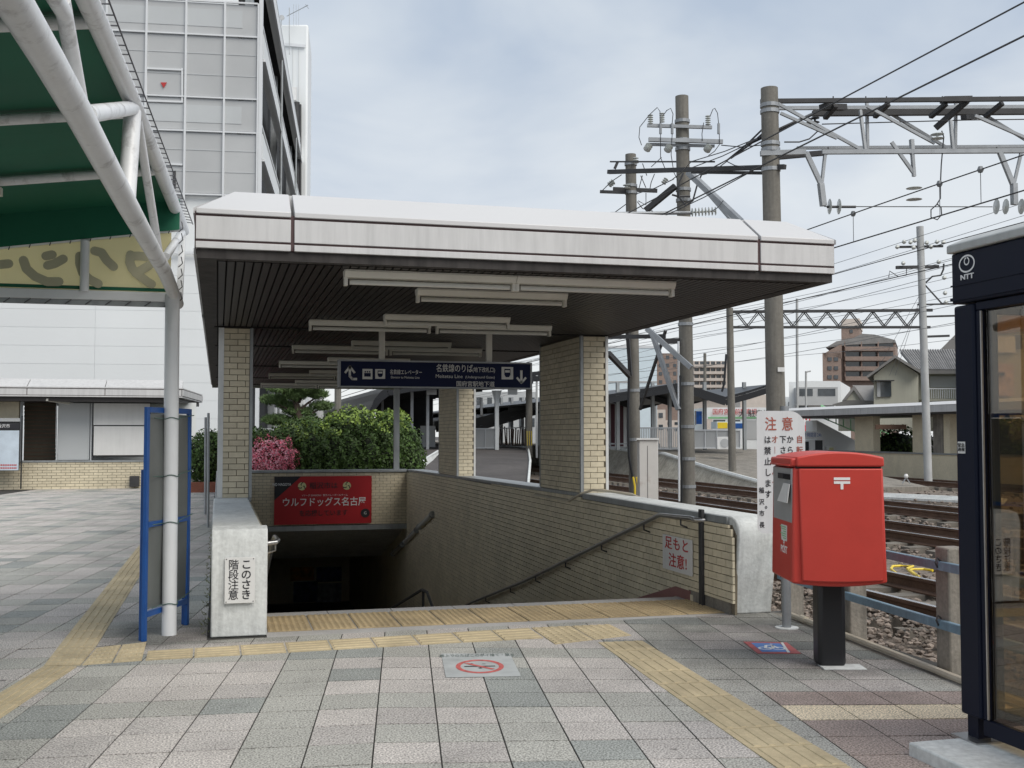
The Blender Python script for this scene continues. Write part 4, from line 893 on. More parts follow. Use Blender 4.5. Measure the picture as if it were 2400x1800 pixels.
def track(xa,xb,y0,y1,lab):
    t=thing('railway_track',lab,'railway track',((xa+xb)/2,y0,-.15),'railway tracks beside the plaza')
    for x in (xa,xb):
        prof=[(-.033,0),(.033,0),(.033,-.03),(.010,-.045),(.010,-.115),(.062,-.135),(.062,-.15),(-.062,-.15),(-.062,-.135),(-.010,-.115),(-.010,-.045),(-.033,-.03)]
        r=obj('rail',MB().prism([(x+a,y0,z) for a,z in prof],(0,y1-y0,0)),M['rail'],t); obj('rail_head',MB().box((x-.026,y0,.0005),(x+.026,y1,.004)),M['railtop'],r)
    n=min(int((y1-y0)/.6),95)
    me=MB().box((-.98,-.11,-.12),(.98,.11,0)).mesh('sleeper',M['sleeper']); pv=wm(t).inverted()
    for i in range(n):
        o=bpy.data.objects.new('sleeper',me); COL.objects.link(o); o.location=((xa+xb)/2+random.uniform(-.03,.03),y0+.3+i*.6,-.152); o.rotation_euler=(0,0,random.uniform(-.02,.02)); o.parent=t; o.matrix_parent_inverse=pv
    return t
track(6.055,7.11,2,30,'nearest railway track, rusty rails close behind the blue fence')
track(10.2,11.29,5,36,'second railway track counted from the blue fence')
track(13.58,14.67,10,120,'third railway track counted from the blue fence')
track(22.0,23.07,20,130,'farthest railway track, in front of the opposite shelter')
# cable trough / timber crossing between the tracks
for (a,b,c,d,z,lab) in ((2072,1136,2245,1150,0,''),):
    pass
mb=MB()
for k in range(4): mb.obox((16.3+k*.35,26+k*.4,-.17),(.25,0,0),(1.6,-3.4,0),(0,0,.06))
tag(obj('crossing_boards',mb,M['conc']),'pale boards laid slantwise in the ballast between the tracks','boards')
t=thing('switch_stand','small point indicator with a white cap beside the far rail','indicator',CP(2124,1133,34)); p=CP(2124,1133,34)
mb=MB(); mb.bar(p+RT*-.12,p+UP*.18,.03,.03); mb.bar(p+RT*.12,p+UP*.18,.03,.03); obj('legs',mb,M['galv'],t); obj('cap',MB().lathe(p+UP*.17,[(.05,0),(.07,.05),(.04,.12)],10),M['plate'],t)
o=obj('coiled_cable',MB().tube([GZ(x,y,-.12) for x,y in ((2102,1345),(2088,1334),(2092,1327),(2110,1326),(2140,1327),(2126,1333),(2140,1342),(2152,1351))],.016,6),M['yel'],None,True); tag(o,'bright yellow cable looped on the ballast beside the rail','cable')
o=obj('cable',MB().tube([GZ(x,y,-.12) for x,y in ((2186,1337),(2165,1334),(2140,1334),(2130,1337),(2143,1346),(2155,1353))],.016,6),M['yel'],None,True); tag(o,'second yellow cable loop just right of the first on the ballast','cable')
# ================= poles =================
def cpole(px,pt,pb,t_,r0,r1,lab,name='utility_pole',m='pole',base=None,group=None,rings=True):
    b=CP(px[1],1018,t_); b=Vector((b.x,b.y,base if base is not None else -.2)); tp=CP(px[0],pt,t_)
    t=thing(name,lab,'pole',b,group); obj('shaft',MB().tube([b,b.lerp(tp,.5),tp],[r0,(r0+r1)/2,r1],16),M[m],t,True)
    return t,b,tp
def along(b,tp,z): return b.lerp(tp,(z-b.z)/(tp.z-b.z))
def bands(t,b,tp,zs,r):
    mb=MB()
    for z in zs: mb.lathe(along(b,tp,z)-UP*.03,[(r+.012,0),(r+.012,.06)],14)
    obj('steel_band',mb,M['galv'],t)
def insul(mb,p,ax,n=3,r=.05,st=.045):
    prof=[(.012,0)]
    for k in range(n): prof+=[(.018,k*st+.004),(r,k*st+.012),(r*.85,k*st+.022),(.018,k*st+.03)]
    mb.lathe(p,prof,10,axis=ax)
T1=17.8
t1,b1,tp1=cpole((1803,1822),207,0,T1,.158,.138,'thickest concrete pole at the left end of the near gantry, rising behind the roof corner')
bands(t1,b1,tp1,[CP(1810,y,T1).z for y in (248,262,338,352,398)],.143)
obj('tag_plate',MB().obox(CP(1823,871,T1-.17),RT*.11,FW*.003,UP*.07),M['plate'],t1)
T2=21.0
t2,b2,tp2=cpole((1598,1613),226,0,T2,.135,.125,'middle concrete pole with three fuse tubes and porcelain insulators at its top')
bands(t2,b2,tp2,[CP(1600,y,T2).z for y in (285,330,350,445,470,735,760,900,1000,1075,1140)],.135)
T3=23.7
t3,b3,tp3=cpole((1478,1488),362,0,T3,.13,.115,'shortest concrete pole nearest the brick pillar, with yellow tubes at its foot')
bands(t3,b3,tp3,[CP(1478,y,T3).z for y in (385,436,452,720,915,1030)],.125)
mb=MB()
for x in (1484,1492): mb.tube([CP(x,1118,T3-.3),CP(x+4,1140,T3-.35),CP(x+4,1190,T3-.35)],.022,8)
obj('yellow_guard',mb,M['yel'],t3,True)
mb=MB(); mb.tube([CP(x,y,T3-.16) for x,y in ((1475,760),(1474,870),(1472,1000),(1474,1070),(1483,1120))],.028,8); obj('riser_cable',mb,M['black'],t3,True)
mb=MB(); mb.tube([CP(1590,800,T2-.16),CP(1592,1175,T2-.16)],.022,8); obj('white_conduit',mb,M['wpost'],t2,True)
mb=MB(); mb.tube([CP(1594,880,T2-.17),CP(1594,1000,T2-.17),CP(1598,1100,T2-.17),CP(1597,1180,T2-.17)],.02,8); obj('riser_cable',mb,M['black'],t2,True)
def C7(x,y,t_): return CP(1400+x*.2034,200+y*.2034,t_)
def C8(x,y,t_): return CP(1750+x*.2939,180+y*.2939,t_)
# pole 2 arms
mb=MB()
mb.bar(C7(575,462,T2-.15),C7(1320,485,T2-.15),.06,.06); mb.bar(C7(590,625,T2-.18),C7(1445,650,T2-.18),.07,.075); mb.bar(C7(580,680,T2-.1),C7(1350,700,T2-.1),.05,.05); obj('cross_arm',mb,M['galv'],t2)
mb=MB()
for x,y in ((612,450),(745,430),(1275,460)): insul(mb,C7(x,y,T2-.15),UP,5,.055,.040)
for x,y in ((600,690),(835,700),(1290,700)): insul(mb,C7(x,y,T2-.2),Vector((-.55,-.2,-.8)),3,.075,.05)
obj('insulator',mb,M['insul'],t2,True)
mb=MB()
for x in (728,862,1398): mb.tube([C7(x,440,T2-.2),C7(x,560,T2-.2)],.028,8)
obj('fuse_tube',mb,M['galv'],t2,True)
mb=MB()
for pts in (((510,690),(480,600),(490,480),(600,340),(690,255),(722,300),(726,440)),((760,345),(800,290),(845,265),(872,330),(862,440)),((1300,355),(1330,280),(1352,262),(1385,320),(1398,440)),
            ((728,560),(728,830),(780,960)),((862,560),(850,800),(880,1000),(930,1100)),((1405,560),(1408,680),(1350,760),(1280,810)),((740,830),(620,940)),((1225,430),(1205,560),(1210,640))):
    mb.tube([C7(x,y,T2-.22) for x,y in pts],.008,5)
mb.tube([C7(x,y,T2-.25) for x,y in ((990,1010),(930,1150),(940,1290),(1020,1385),(1100,1330),(1150,1150),(1200,1030),(1260,1015))],.018,6)
mb.tube([C7(x,y,T2-.2) for x,y in ((860,1260),(930,1280),(1070,1280))],.02,6)
obj('jumper_wire',mb,M['wire'],t2,True)
# long steel beam across the poles
tb=thing('steel_beam','dark horizontal steel beam tying the short pole to the thick pole','beam',CP(1600,400,19.5))
A_=CP(1426,403,20.6);B_=CP(1840,391,T1-.2); mb=MB(); mb.bar(A_,B_,.07,.075); mb.bar(C7(1090,1000,19.4),C7(1900,1010,T1+.2),.05,.05); obj('beam',mb,M['steeld'],tb)
mb=MB(); mb.bar(C7(1050,1000,20.2),CP(1752,535,18.6),.10,.10); mb.bar(C7(1110,1050,20.4),CP(1735,540,18.9),.05,.05); mb.bar(CP(1516,770,21),CP(1620,862,20.6),.10,.09); mb.bar(CP(1526,775,21.2),CP(1590,960,20.8),.09,.07); obj('diagonal_brace',mb,M['galv'],tb)
mb=MB(); mb.bar(C7(560,1440,21.2),C7(900,1160,20.9),.10,.10); mb.bar(CP(1426,828,22.5),CP(1475,880,23.4),.08,.1); mb.bar(CP(1560,775,22),CP(1500,960,23),.05,.05); obj('dark_brace',mb,M['steeld'],tb)
# lattice legs under the roof near the short pole
mb=MB(); mb.bar(CP(1470,770,23.2),CP(1478,880,23.4),.07,.07); mb.bar(CP(1420,790,22),CP(1560,788,21.5),.05,.08); mb.bar(CP(1555,800,21),CP(1620,798,21),.1,.1); obj('bracket_steel',mb,M['steeld'],tb)
# pole 3 arms
mb=MB(); mb.bar(C7(150,880,T3),C7(1350,880,T2-.1),.03,.03); mb.bar(C7(30,1225,T3-.1),C7(330,1235,T3-.1),.06,.06); mb.bar(C7(180,1195,T3),C7(690,1215,T3),.06,.08); mb.bar(C7(200,960,T3),C7(235,880,T3),.06,.06); obj('cross_arm',mb,M['steeld'],t3)
mb=MB(); insul(mb,C7(185,1110,T3-.1),Vector((-.6,0,-.5)),3,.07,.05); insul(mb,C7(760,1130,T3-.1),Vector((.5,0,.7)),3,.06,.05); insul(mb,C7(440,900,T3-.2),UP,3,.07,.05); insul(mb,C7(340,1190,T3-.2),UP,2,.09,.06); obj('insulator',mb,M['insul'],t3,True)
mb=MB()
for pts in (((50,1220),(160,1110),(280,1030)),((180,1480),(330,1370)),((520,900),(570,1040)),((600,1230),(620,1120),(660,1020)),((460,1340),(520,1420),(640,1450)),((480,1190),(520,1040)),((560,1180),(500,1040)),((560,1240),(560,1380),(470,1330))): mb.tube([C7(x,y,T3-.2) for x,y in pts],.010,5)
obj('jumper_wire',mb,M['wire'],t3,True)
tq=thing('long_insulator','horizontal rod with a long ribbed porcelain insulator just above the roof edge','insulator',C7(800,1475,20.5))
obj('rod',MB().tube([C7(150,1480,20.5),C7(1090,1468,20.5)],.035,8),M['galv'],tq,True); mb=MB(); d_=(C7(1300,1450,20.5)-C7(1090,1462,20.5)); insul(mb,C7(1085,1464,20.5),d_,8,.085,.062); obj('porcelain',mb,M['insul'],tq,True)
# bundle of cables from pole 2 to pole 1
mb=MB()
for k,(p,q_) in enumerate((((1080,880),(1890,590)),((1060,960),(1850,620)),((1330,960),(1500,870)),((1500,860),(1980,430)),((1540,840),(2000,470)),((1430,690),(1880,690)),((870,1080),(1080,880)),((450,1250),(880,1080)),((1450,1330),(1320,1450)),((700,1540),(1800,980)),((1480,870),(1700,940)))):
    a=C7(*p,19.6 if p[0]<1400 else 18.6); b=C7(*q_,T1+.1); m_=a.lerp(b,.5)-UP*.03; mb.tube([a,m_,b],.016 if k in(3,4) else .009,5)
o=obj('cable_bundle',mb,M['wire'],None,True); tag(o,'tangle of dark cables strung between the middle pole and the thick pole','cables')
# ---- gantry 1 ----
tg=thing('overhead_gantry','large near steel lattice gantry crossing the tracks at upper right','gantry',C8(900,600,T1))
TE=3400
mb=MB(); mb.bar(C8(110,195,T1+.12),C8(TE,165,T1+.12),.06,.07); mb.bar(C8(250,640,T1+.16),C8(640,605,T1+.16),.08,.08); obj('top_chord',mb,M['steeld'],tg)
mb=MB(); mb.bar(C8(250,250,T1+.9),C8(TE,235,T1+.9),.06,.06); mb.bar(C8(110,612,T1-.1),C8(470,600,T1-.1),.08,.08); mb.bar(C8(600,600,T1),C8(TE,583,T1),.07,.07); mb.bar(C8(400,568,T1+.9),C8(TE,545,T1+.9),.04,.05); obj('bottom_chord',mb,M['galv'],tg)
mb=MB(); mb.bar(C8(525,292,T1+.8),C8(TE,270,T1+.8),.09,.09); obj('second_chord',mb,M['steeld'],tg)
web=[((250,215),(930,590)),((290,235),(950,600)),((270,290),(720,490)),((958,205),(965,595)),((905,265),(945,580)),((1050,235),(1620,580)),((960,235),(1500,530)),((1668,200),(1663,585)),((1625,345),(1645,575)),((1790,240),(2320,560)),((1820,310),(2300,520)),((2380,200),(2375,580)),((2500,230),(3100,570)),((3110,200),(3105,560))]
for k,(p,q_) in enumerate(web): obj('web_member',MB().bar(C8(*p,T1+(.9 if k%2 else 0)),C8(*q_,T1+(.9 if k%2 else 0)),.045,.045),M['galv'],tg)
mb=MB()
for pts,w_ in ((((600,240),(780,245)),.12),(((710,230),(625,330)),.08),(((1130,215),(1020,320)),.08),(((1560,185),(1780,180)),.12),(((1590,215),(1465,320)),.08),(((1760,190),(1505,410)),.10),(((2040,210),(1900,320)),.08),(((1730,325),(1830,320)),.10)): mb.bar(C8(*pts[0],T1+.2),C8(*pts[1],T1+.5),w_,w_*.8)
obj('clamp_steel',mb,M['steeld'],tg)
for p,q_,w_ in (((475,605),(592,855),.07),((625,620),(600,840),.045),((590,850),(612,1030),.085),((1155,520),(1330,765),.05),((1315,500),(1322,620),.06),((1322,620),(1335,795),.05),((2020,605),(2122,855),.07),((2190,600),(2135,840),.045),((2130,850),(2135,1020),.085)): obj('drop_bracket',MB().bar(C8(*p,T1),C8(*q_,T1),w_,w_),M['galv'],tg)
for lst,ax in ((((655,1035),(730,1035)),RT),(((1335,985),(1335,895)),UP),(((1985,1035),(2060,1035)),RT),(((2185,1035),),RT)):
    for p in lst:
        mb=MB(); insul(mb,C8(*p,T1),ax,1,.13,.08); obj('disc_insulator',mb,M['insul'],tg,True)
mb=MB(); insul(mb,C8(1520,500,T1),UP,2,.11,.07); obj('disc_insulator',mb,M['insul'],tg,True)
mb=MB(); mb.tube([C8(620,1035,T1),C8(1960,1037,T1)],.008,5); mb.tube([C8(600,378,T1+.3),C8(1760,345,T1+.3),C8(TE,325,T1+.3)],.010,5); mb.tube([C8(x,y,T1) for x,y in ((1555,430),(1572,480),(1552,700),(1545,860),(1545,970),(1515,1020),(1470,1060),(1470,1120),(1520,1140),(1555,1100),(1550,1040),(1520,1015))],.010,6)
mb.tube([C8(x,y,T1) for x,y in ((300,520),(420,520),(500,495),(560,440),(590,385))],.012,6); mb.tube([C8(640,1037,T1),C8(870,1037,T1)],.022,6)
for x,y in ((490,380),(545,370)): insul(mb,C8(x,y,T1+.2),UP,2,.08,.07)
mb.tube([C8(0,540,T1+.2),C8(390,360,T1+.2),C8(520,300,T1+.6)],.03,6)
obj('gantry_wire',mb,M['wire'],tg,True)
mb=MB()
for x in (690,1115,1560,2020,950): mb.bar(C8(x,155,T1+.1),C8(x,200,T1+.1),.015,.015)
for x in (650,1993): mb.bar(C8(x,560,T1),C8(x,600,T1),.015,.015)
obj('bolt',mb,M['steeld'],tg)
# ---- gantry 2 ----
TG=36
tg2=thing('overhead_gantry','distant lattice gantry seen beyond the thick pole, above the post box','gantry',CP(1950,767,TG))
mb=MB(); mb.bar(CP(1705,731,TG),CP(2185,727,TG),.10,.09); mb.bar(CP(1712,767,TG),CP(2180,767,TG),.09,.08); obj('chord',mb,M['steeld'],tg2)
mb=MB(); xs=np.linspace(1722,2150,9)
for a,b in zip(xs[:-1],xs[1:]):
    m_=(a+b)/2
    for s in (0,5): mb.bar(CP(a+s,731,TG),CP(m_+s,765,TG),.035,.03); mb.bar(CP(m_+s,765,TG),CP(b+s,731,TG),.035,.03)
obj('lattice',mb,M['steeld'],tg2)
tt,bb,tp_=cpole((1710,1716),722,0,TG,.125,.11,'slim concrete pole carrying the left end of the distant gantry','utility_pole','pole',.3)
mb=MB(); mb.tube([CP(x,y,TG-.2) for x,y in ((1702,830),(1700,860),(1697,900),(1692,918))],.035,6); obj('hanging_cable',mb,M['black'],tt,True)
t6,b6,tp6=cpole((2156,2174),531,0,TG,.13,.115,'pale concrete pole with several insulator arms rising right of the brown apartment tower','utility_pole','polel',-.2)
for y,xa,xb,w_ in ((577,2108,2210,.07),(625,2100,2200,.10),(712,2150,2240,.05),(740,2172,2240,.06),(787,2172,2225,.07)): obj('cross_arm',MB().bar(CP(xa,y+2,TG),CP(xb,y,TG),w_,w_),M['steeld'],t6)
obj('brace',MB().bar(CP(2168,668,TG),CP(2208,712,TG),.04,.04),M['steeld'],t6); mb=MB(); mb.tube([CP(x,y,TG) for x,y in ((2170,662),(2185,648),(2205,645),(2211,632),(2212,618))],.03,6); mb.tube([CP(x,y,TG) for x,y in ((2083,650),(2085,635),(2105,648),(2124,645),(2125,630))],.015,5)
obj('brace_and_jumper',mb,M['steeld'],t6)
mb=MB()
for x,y in ((2119,570),(2134,571),(2144,567),(2172,572),(2196,570),(2211,571),(2103,582),(2141,583),(2182,582),(2117,620),(2200,617),(2213,654),(2215,690),(2217,712)): mb.lathe(CP(x,y-2,TG-.1),[(.03,-.05),(.075,0),(.06,.06),(.02,.09)],8)
obj('insulator',mb,M['insul'],t6,True)
for (px,pt,pb,t_,r_,m_,lab,z0) in ((1868,700,960,60,.075,'polel','thin tall pole right of the thick pole',-.2),(1652,828,905,90,.13,'pole','dark far pole between the middle pole and the distant gantry',-.2),(792,880,985,40,.13,'pole','pole rising behind the clipped hedge',-.1),(748,880,980,46,.2,'polel','pale blue grey pole left of the other one behind the hedge',-.1),(1240,880,1088,48,.15,'pole','grey pole with yellow guard strips seen through the opening by the brick pillar',.5),(1258,880,1090,47,.05,'polel','slim white conduit pole next to the grey pole with yellow strips',.5)):
    tt,bb,tp_=cpole((px,px),pt,0,t_,r_,r_*.92,lab,'utility_pole',m_,z0)
    if px==1240: mb=MB(); [mb.bar(CP(x,1010,47.7),CP(x+1,1044,47.7),.05,.02) for x in (1235,1240,1245)]; obj('yellow_guard',mb,M['yel'],tt)
# white cabinet on a post by the poles
tc_=thing('equipment_cabinet','narrow rusty white equipment cabinet standing in front of the poles beside the brick pillar','cabinet',CP(1522,1170,19))
q=CP(1499,1170,19); Wc=(1543-1499)/FPX*19; Hc_=CP(1500,1031,19).z+.2
obj('box',MB().obox(Vector((q.x,q.y,-.2)),RT*Wc,FW*.35,UP*Hc_),mat('rusty_white_cabinet',(.62,.60,.57),.6,var=.06,stain=(.25,.13,.08,4,(1,1,.6),.5)),tc_,bevel=.01)
obj('cabinet_cap',MB().obox(Vector((q.x,q.y,Hc_-.2))-RT*.05-FW*.03,RT*(Wc+.06),FW*.4,UP*.03),M['plate'],tc_); obj('door_line',MB().obox(Vector((q.x,q.y,-.1))+RT*Wc*.42-FW*.003,RT*.008,FW*.003,UP*(Hc_-.2)),M['steeld'],tc_)
# ================= wires along the tracks =================
def wireY(px,py,X,lab,r=.006,y0=2.5,y1=110,sag=.0,m='wire',grp='overhead wires along the tracks'):
    p=GX(px,py,X); pts=[]
    for y in np.concatenate([np.arange(y0,40,2.0),np.arange(40,y1,6.)]):
        s=sag*math.sin(math.pi*((y-16)%36)/36)**2 if sag else 0; pts.append((X,y,p.z-s))
    rr=[max(r,r*(1+y/45)) for _,y,_ in pts]
    o=obj('overhead_wire',MB().tube(pts,rr,5),M[m],None,True); tag(o,lab,'wire',grp); return p.z
z1_=wireY(2400,84,6.58,'contact wire over the nearest track',.008); z2_=wireY(2391,4,6.58,'upper carrying wire over the nearest track',.007,sag=.05)
z3_=wireY(2400,446,10.75,'contact wire over the second track, below the gantry brackets',.009); z4_=wireY(2400,361,10.75,'carrying wire with clamps over the second track',.008,sag=.12)
z5_=wireY(2400,580,14.1,'contact wire over the third track',.008); z6_=wireY(2400,520,14.1,'carrying wire over the third track',.007,sag=.15)
mb=MB()
for (px,py,X,zl) in ((2000,530,10.75,z3_),(2202,443,10.75,z3_),(2298,403,10.75,z3_)):
    p=GX(px,py,X); mb.tube([(X,p.y,z4_),(X,p.y,zl)],.006,5); mb.lathe((X,p.y,z4_-.05),[(.03,0),(.05,.04),(.03,.09)],8)
tag(obj('dropper',mb,M['wireg']),'short thin droppers linking the two wires over the second track','wire')
k=0
for (px,py,X) in ((2400,470,17.5),(2400,498,18.2),(2400,545,21),(2240,600,22.5),(2240,628,22.5),(2240,655,20),(2240,672,24),(2240,700,19),(2240,740,24.6),(2240,775,25),(2060,640,17.6),(2060,668,16.6),(1900,760,16),(1900,800,17)):
    wireY(px,py,X,['highest','second highest','third highest','fourth highest','fifth','sixth','seventh','eighth','ninth','tenth','eleventh','twelfth','second lowest','lowest'][k]+' of the thin grey wires fanning out behind the gantries',.0045,y0=6,y1=160,m='wireg',grp='thin background wires',sag=.3); k+=1
for (A_,B_) in (((2156,690),(2060,860)),((2162,690),(2085,880)),((2166,670),(2098,880))):
    o=obj('guy_wire',MB().tube([CP(*A_,TG),CP(*B_,TG+2)],.008,4),M['wireg']); tag(o,{2060:'leftmost',2085:'middle',2098:'rightmost'}[B_[0]]+' of three thin guy wires slanting down from the pale pole','wire','guy wires of the pale pole')
# ================= platform, ramps, station =================
pl_=MB(); pl_.box((15.9,40,-.3),(21,150,.9)); pl_.prism([(15.9,40,-.3),(15.9,40,.9),(15.9,29.5,-.1),(15.9,29.5,-.3)],(5.1,0,0)); po=obj('platform',pl_,M['concd']); tag(po,'raised island platform ending in a concrete ramp between the tracks','platform')
mb=MB(); a,b,c,d=Vector((15.9,44,.9)),Vector((15.9,29.3,-.1)),Vector((14.95,30.5,-.22)),Vector((14.95,44,-.22))
mb.add([a,(15.9,38,.75),(15.9,34,.32),b,c,d],[(0,5,4,3,2,1)])
obj('sloped_apron',mb,mat('streaked_apron',(.40,.37,.31),.9,var=.25,scale=1.5,streak=.4,dirt=.4),po)
mb=MB(); mb.tube([(15.9,44,.92),(15.9,38,.78),(15.9,34,.35),(15.9,29.3,-.06)],.07,6); obj('apron_edge',mb,M['conc'],po)
# block wall of the platform further back
mb=MB()
for i in range(14):
    for j in range(5): mb.box((15.83,44+i*.9,-.2+j*.22),(15.9,44+i*.9+.86,-.2+j*.22+.2))
obj('platform_block',mb,M['concd'],po,stuff=True)
def fence(px0,px1,yt,yb_,t_,n,lab,m='galv',solid=None,name='platform_fence'):
    t=thing(name,lab,'fence',CP((px0+px1)/2,yb_,t_)); a=CP(px0,yt,t_);b=CP(px1,yt,t_); a2=CP(px0,yb_,t_); b2=CP(px1,yb_,t_)
    mb=MB(); mb.bar(a,b,.05,.05); mb.bar(a2,b2,.05,.04); obj('rail',mb,M[m],t)
    for i in range(n+1):
        s=i/n; obj('picket',MB().bar(a.lerp(b,s),a2.lerp(b2,s),.028,.028),M[m],t)
    if solid: obj('panel',MB().prism([a+FW*.03,b+FW*.03,b2+FW*.03,a2+FW*.03],FW*.01),M[solid],t)
fence(1500,1595,1003,1052,41,24,'close picket fence on the platform between the two poles')
fence(1625,1735,1008,1050,42,4,'panel fence with posts on the platform behind the air conditioner',solid='gpan',m='wframe')
fence(1113,1163,1005,1050,50,2,'white framed panel fence seen between the two right brick pillars',solid='gpan',m='wframe')
fence(1425,1545,1040,1048,43,2,'low rail along the platform edge beside the pillar')
t=thing('air_conditioner','white air conditioner unit on the platform in front of the fence','air conditioner',CP(1697,1053,40)); q=CP(1681,1053,40); w_=(1713-1681)/FPX*40; h_=(1053-1024)/FPX*40
obj('case',MB().obox(q,RT*w_,FW*.3,UP*h_),M['plate'],t,bevel=.01); obj('fan_grille',MB().lathe(q+RT*w_*.55+UP*h_*.5-FW*.005,[(h_*.36,0),(h_*.36,.01)],20,axis=-FW),M['gpan'],t)
def roofprof(pts,th,t_,length,lab,name='platform_canopy',dr=None,m='steeld',cols=(),colm='galv',cz=0.9,fas=None):
    dr=dr or Vector((0,1,0)); P_=[CP(x,y,t_) for x,y in pts]; P2=[CP(x,y+th,t_) for x,y in pts]; t=thing(name,lab,'canopy',P_[0]); mb=MB()
    for i in range(len(pts)-1): mb.prism([P_[i],P_[i+1],P2[i+1],P2[i]],dr*length)
    obj('roof_sheet',mb,M[m],t)
    for i in range(9):
        k=i/9; mb=MB()
        for a in range(len(pts)-1): mb.bar(P2[a]+dr*length*k-UP*.12,P2[a+1]+dr*length*k-UP*.12,.12,.22)
        obj('beam',mb,M['black'],t)
    for x in cols:
        b=CP(x,1018,t_+1.5)
        for s in (0,9,18): q_=Vector((b.x,b.y,cz))+dr*s; obj('column',MB().bar(q_,q_+UP*2.6,.12,.12),M[colm],t)
    return t
roofprof([(1405,928),(1500,912),(1592,897),(1640,911),(1700,930),(1752,916),(1800,901)],6,41,40,'dark butterfly shaped canopy over the island platform',cols=(1448,1530,1570,1652,1745),m='black',colm='gtrim')
tt=thing('platform_room','white walled waiting room with dark red doors under the platform canopy','room',CP(1480,1048,50)); a=CP(1428,1048,50); obj('wall',MB().obox(a,RT*(1500-1428)/FPX*50,FW*3,UP*2.2),M['whitew'],tt)
for x in (1432,1452,1470): obj('door',MB().obox(CP(x,1046,49.97),RT*.18,FW*.02,UP*1.9),mat('dark_red_door',(.08,.02,.03),.5),tt)
t=thing('advert_sign','blue glowing advertising panel under the platform canopy','sign',CP(1640,990,43)); obj('panel',MB().obox(CP(1632,994,43),RT*.22,FW*.05,UP*.5),mat('advert_blue',(.03,.18,.70),.4,var=.5,scale=3),t); obj('frame',MB().obox(CP(1629,996,43.02),RT*.05,FW*.05,UP*.55),M['plate'],t)
# shops beyond the platform
def box_px(name,lab,cat,x0,x1,yt,yb_,t_,dep,m,parts=(),group=None,zb=None,yaw=0):
    t=thing(name,lab,cat,CP((x0+x1)/2,yb_,t_),group); a=CP(x0,yb_,t_); 
    if zb is not None: a.z=zb
    h=CP(x0,yt,t_).z-a.z; obj('wall',MB().obox(a,RT*(x1-x0)/FPX*t_,FW*dep,UP*h),M[m],t)
    for (nm,px0,px1,py0,py1,mm) in parts:
        q=CP(px0,py1,t_-.03); obj(nm,MB().obox(q,RT*(px1-px0)/FPX*t_,FW*.06,UP*((py1-py0)/FPX*t_)),M[mm],t)
    return t
t=box_px('parking_office','white and pale green parking office behind the platform','shop',1655,1800,955,1040,75,6,'whitew',[('green_band',1660,1800,977,981,'ggreen'),('window',1672,1700,984,1002,'glassd'),('window',1706,1735,984,1002,'glassd'),('window',1745,1790,985,1030,'gpan'),('wall_strip',1655,1670,982,1010,'aptl')],zb=-.2)
text('国府宮駅前駐車場',CP(1722,966,74.8),RT,UP,.42,M['rink'],t,bold=.01,xs=.9); text('大 駐車場',CP(1768,970,74.75),RT,UP,.5,M['ink'],t,bold=.01,xs=1)
o=box_px('parked_bus','blue and yellow vehicle front behind the platform fence','vehicle',1680,1742,988,1005,70,2,'pblue',[('panel',1682,1705,990,1004,'yel'),('panel',1706,1740,992,1004,'blue')])
t=thing('parking_sign','tall red parking sign with white P and blue top behind the notice board','sign',CP(1889,1030,60)); obj('pole',MB().bar(CP(1889,1040,60),CP(1889,870,60),.08,.08),M['polel'],t); obj('sign_face',MB().obox(CP(1880,1010,59.8),RT*.44,FW*.08,UP*.98),mat('sign_red',(.65,.03,.06),.5),t); obj('sign_top',MB().obox(CP(1879,974,59.78),RT*.46,FW*.1,UP*.27),M['blue'],t); text('P',CP(1889,988,59.7),RT,UP,.62,M['white'],t,bold=.03)
obj('lamp_head',MB().bar(CP(1889,872,60),CP(1900,870,60),.1,.08),M['polel'],t)
o=box_px('signboard','small white signboard with red and blue print above the post box','sign',1887,1926,1011,1029,50,.1,'plate'); text('P 時間貸 24h',CP(1906,1020,49.8),RT,UP,.22,M['blue'],o,xs=.62)
o=box_px('ticket_machine','white ticket machines below the small signboard','machine',1888,1932,1031,1062,50,.6,'plate',[('screen',1888,1896,1035,1060,'ink'),('screen',1911,1928,1032,1058,'steeld')],zb=-.1)
o=box_px('ticket_machine','pale machine with an orange mark right of the dark screens','machine',1938,1960,1046,1062,50,.5,'plate',[('mark',1944,1954,1049,1058,'byel')],zb=-.1)
# ---- opposite shelter ----
XS=26.0
ts=thing('opposite_shelter','flat roofed tan entrance shelter across the tracks','shelter',(27,38,0))
ztp=GX(2070,1062,XS).z; zr0=GX(2100,973,XS-.6).z
obj('side_wall',MB().box((XS,31,-.2),(XS+.35,48,ztp)),M['brick'],ts); obj('coping',MB().box((XS-.04,31,ztp+.003),(XS+.4,48,ztp+.06)),M['gtrim'],ts)
obj('roof_slab',MB().box((XS-.6,29,zr0),(XS+4,47.5,zr0+.07)),M['slat'],ts)
for k in range(5): obj('fascia_panel',MB().box((XS-.62,29+k*3.7,zr0+.075),(XS-.5,29+k*3.7+3.68,zr0+.33)),M['fascia'],ts)
obj('roof_top',MB().prism([(XS-.63,29,zr0+.34),(XS+.4,29,zr0+.50),(XS+3,29,zr0+.5),(XS+3,29,zr0+.34)],(0,18.5,0)),M['fascia'],ts)
for a,b,m_ in ((2003,2046,'brick'),(2138,2162,'brick'),(2186,2210,'concd'),(2211,2225,'brick')):
    ya=GX(b,1040,XS).y; yb2=GX(a,1040,XS).y; obj('pillar',MB().box((XS+.02,ya,ztp+.06),(XS+.34,yb2,zr0)),M[m_],ts)
obj('hanging_board',MB().obox(CP(2052,1006,43),RT*1.2,FW*.05,UP*.18),M['rail'],ts)
t=thing('stair_ramp','white concrete ramp with green railings seen under the opposite shelter','ramp',CP(1990,1060,52))
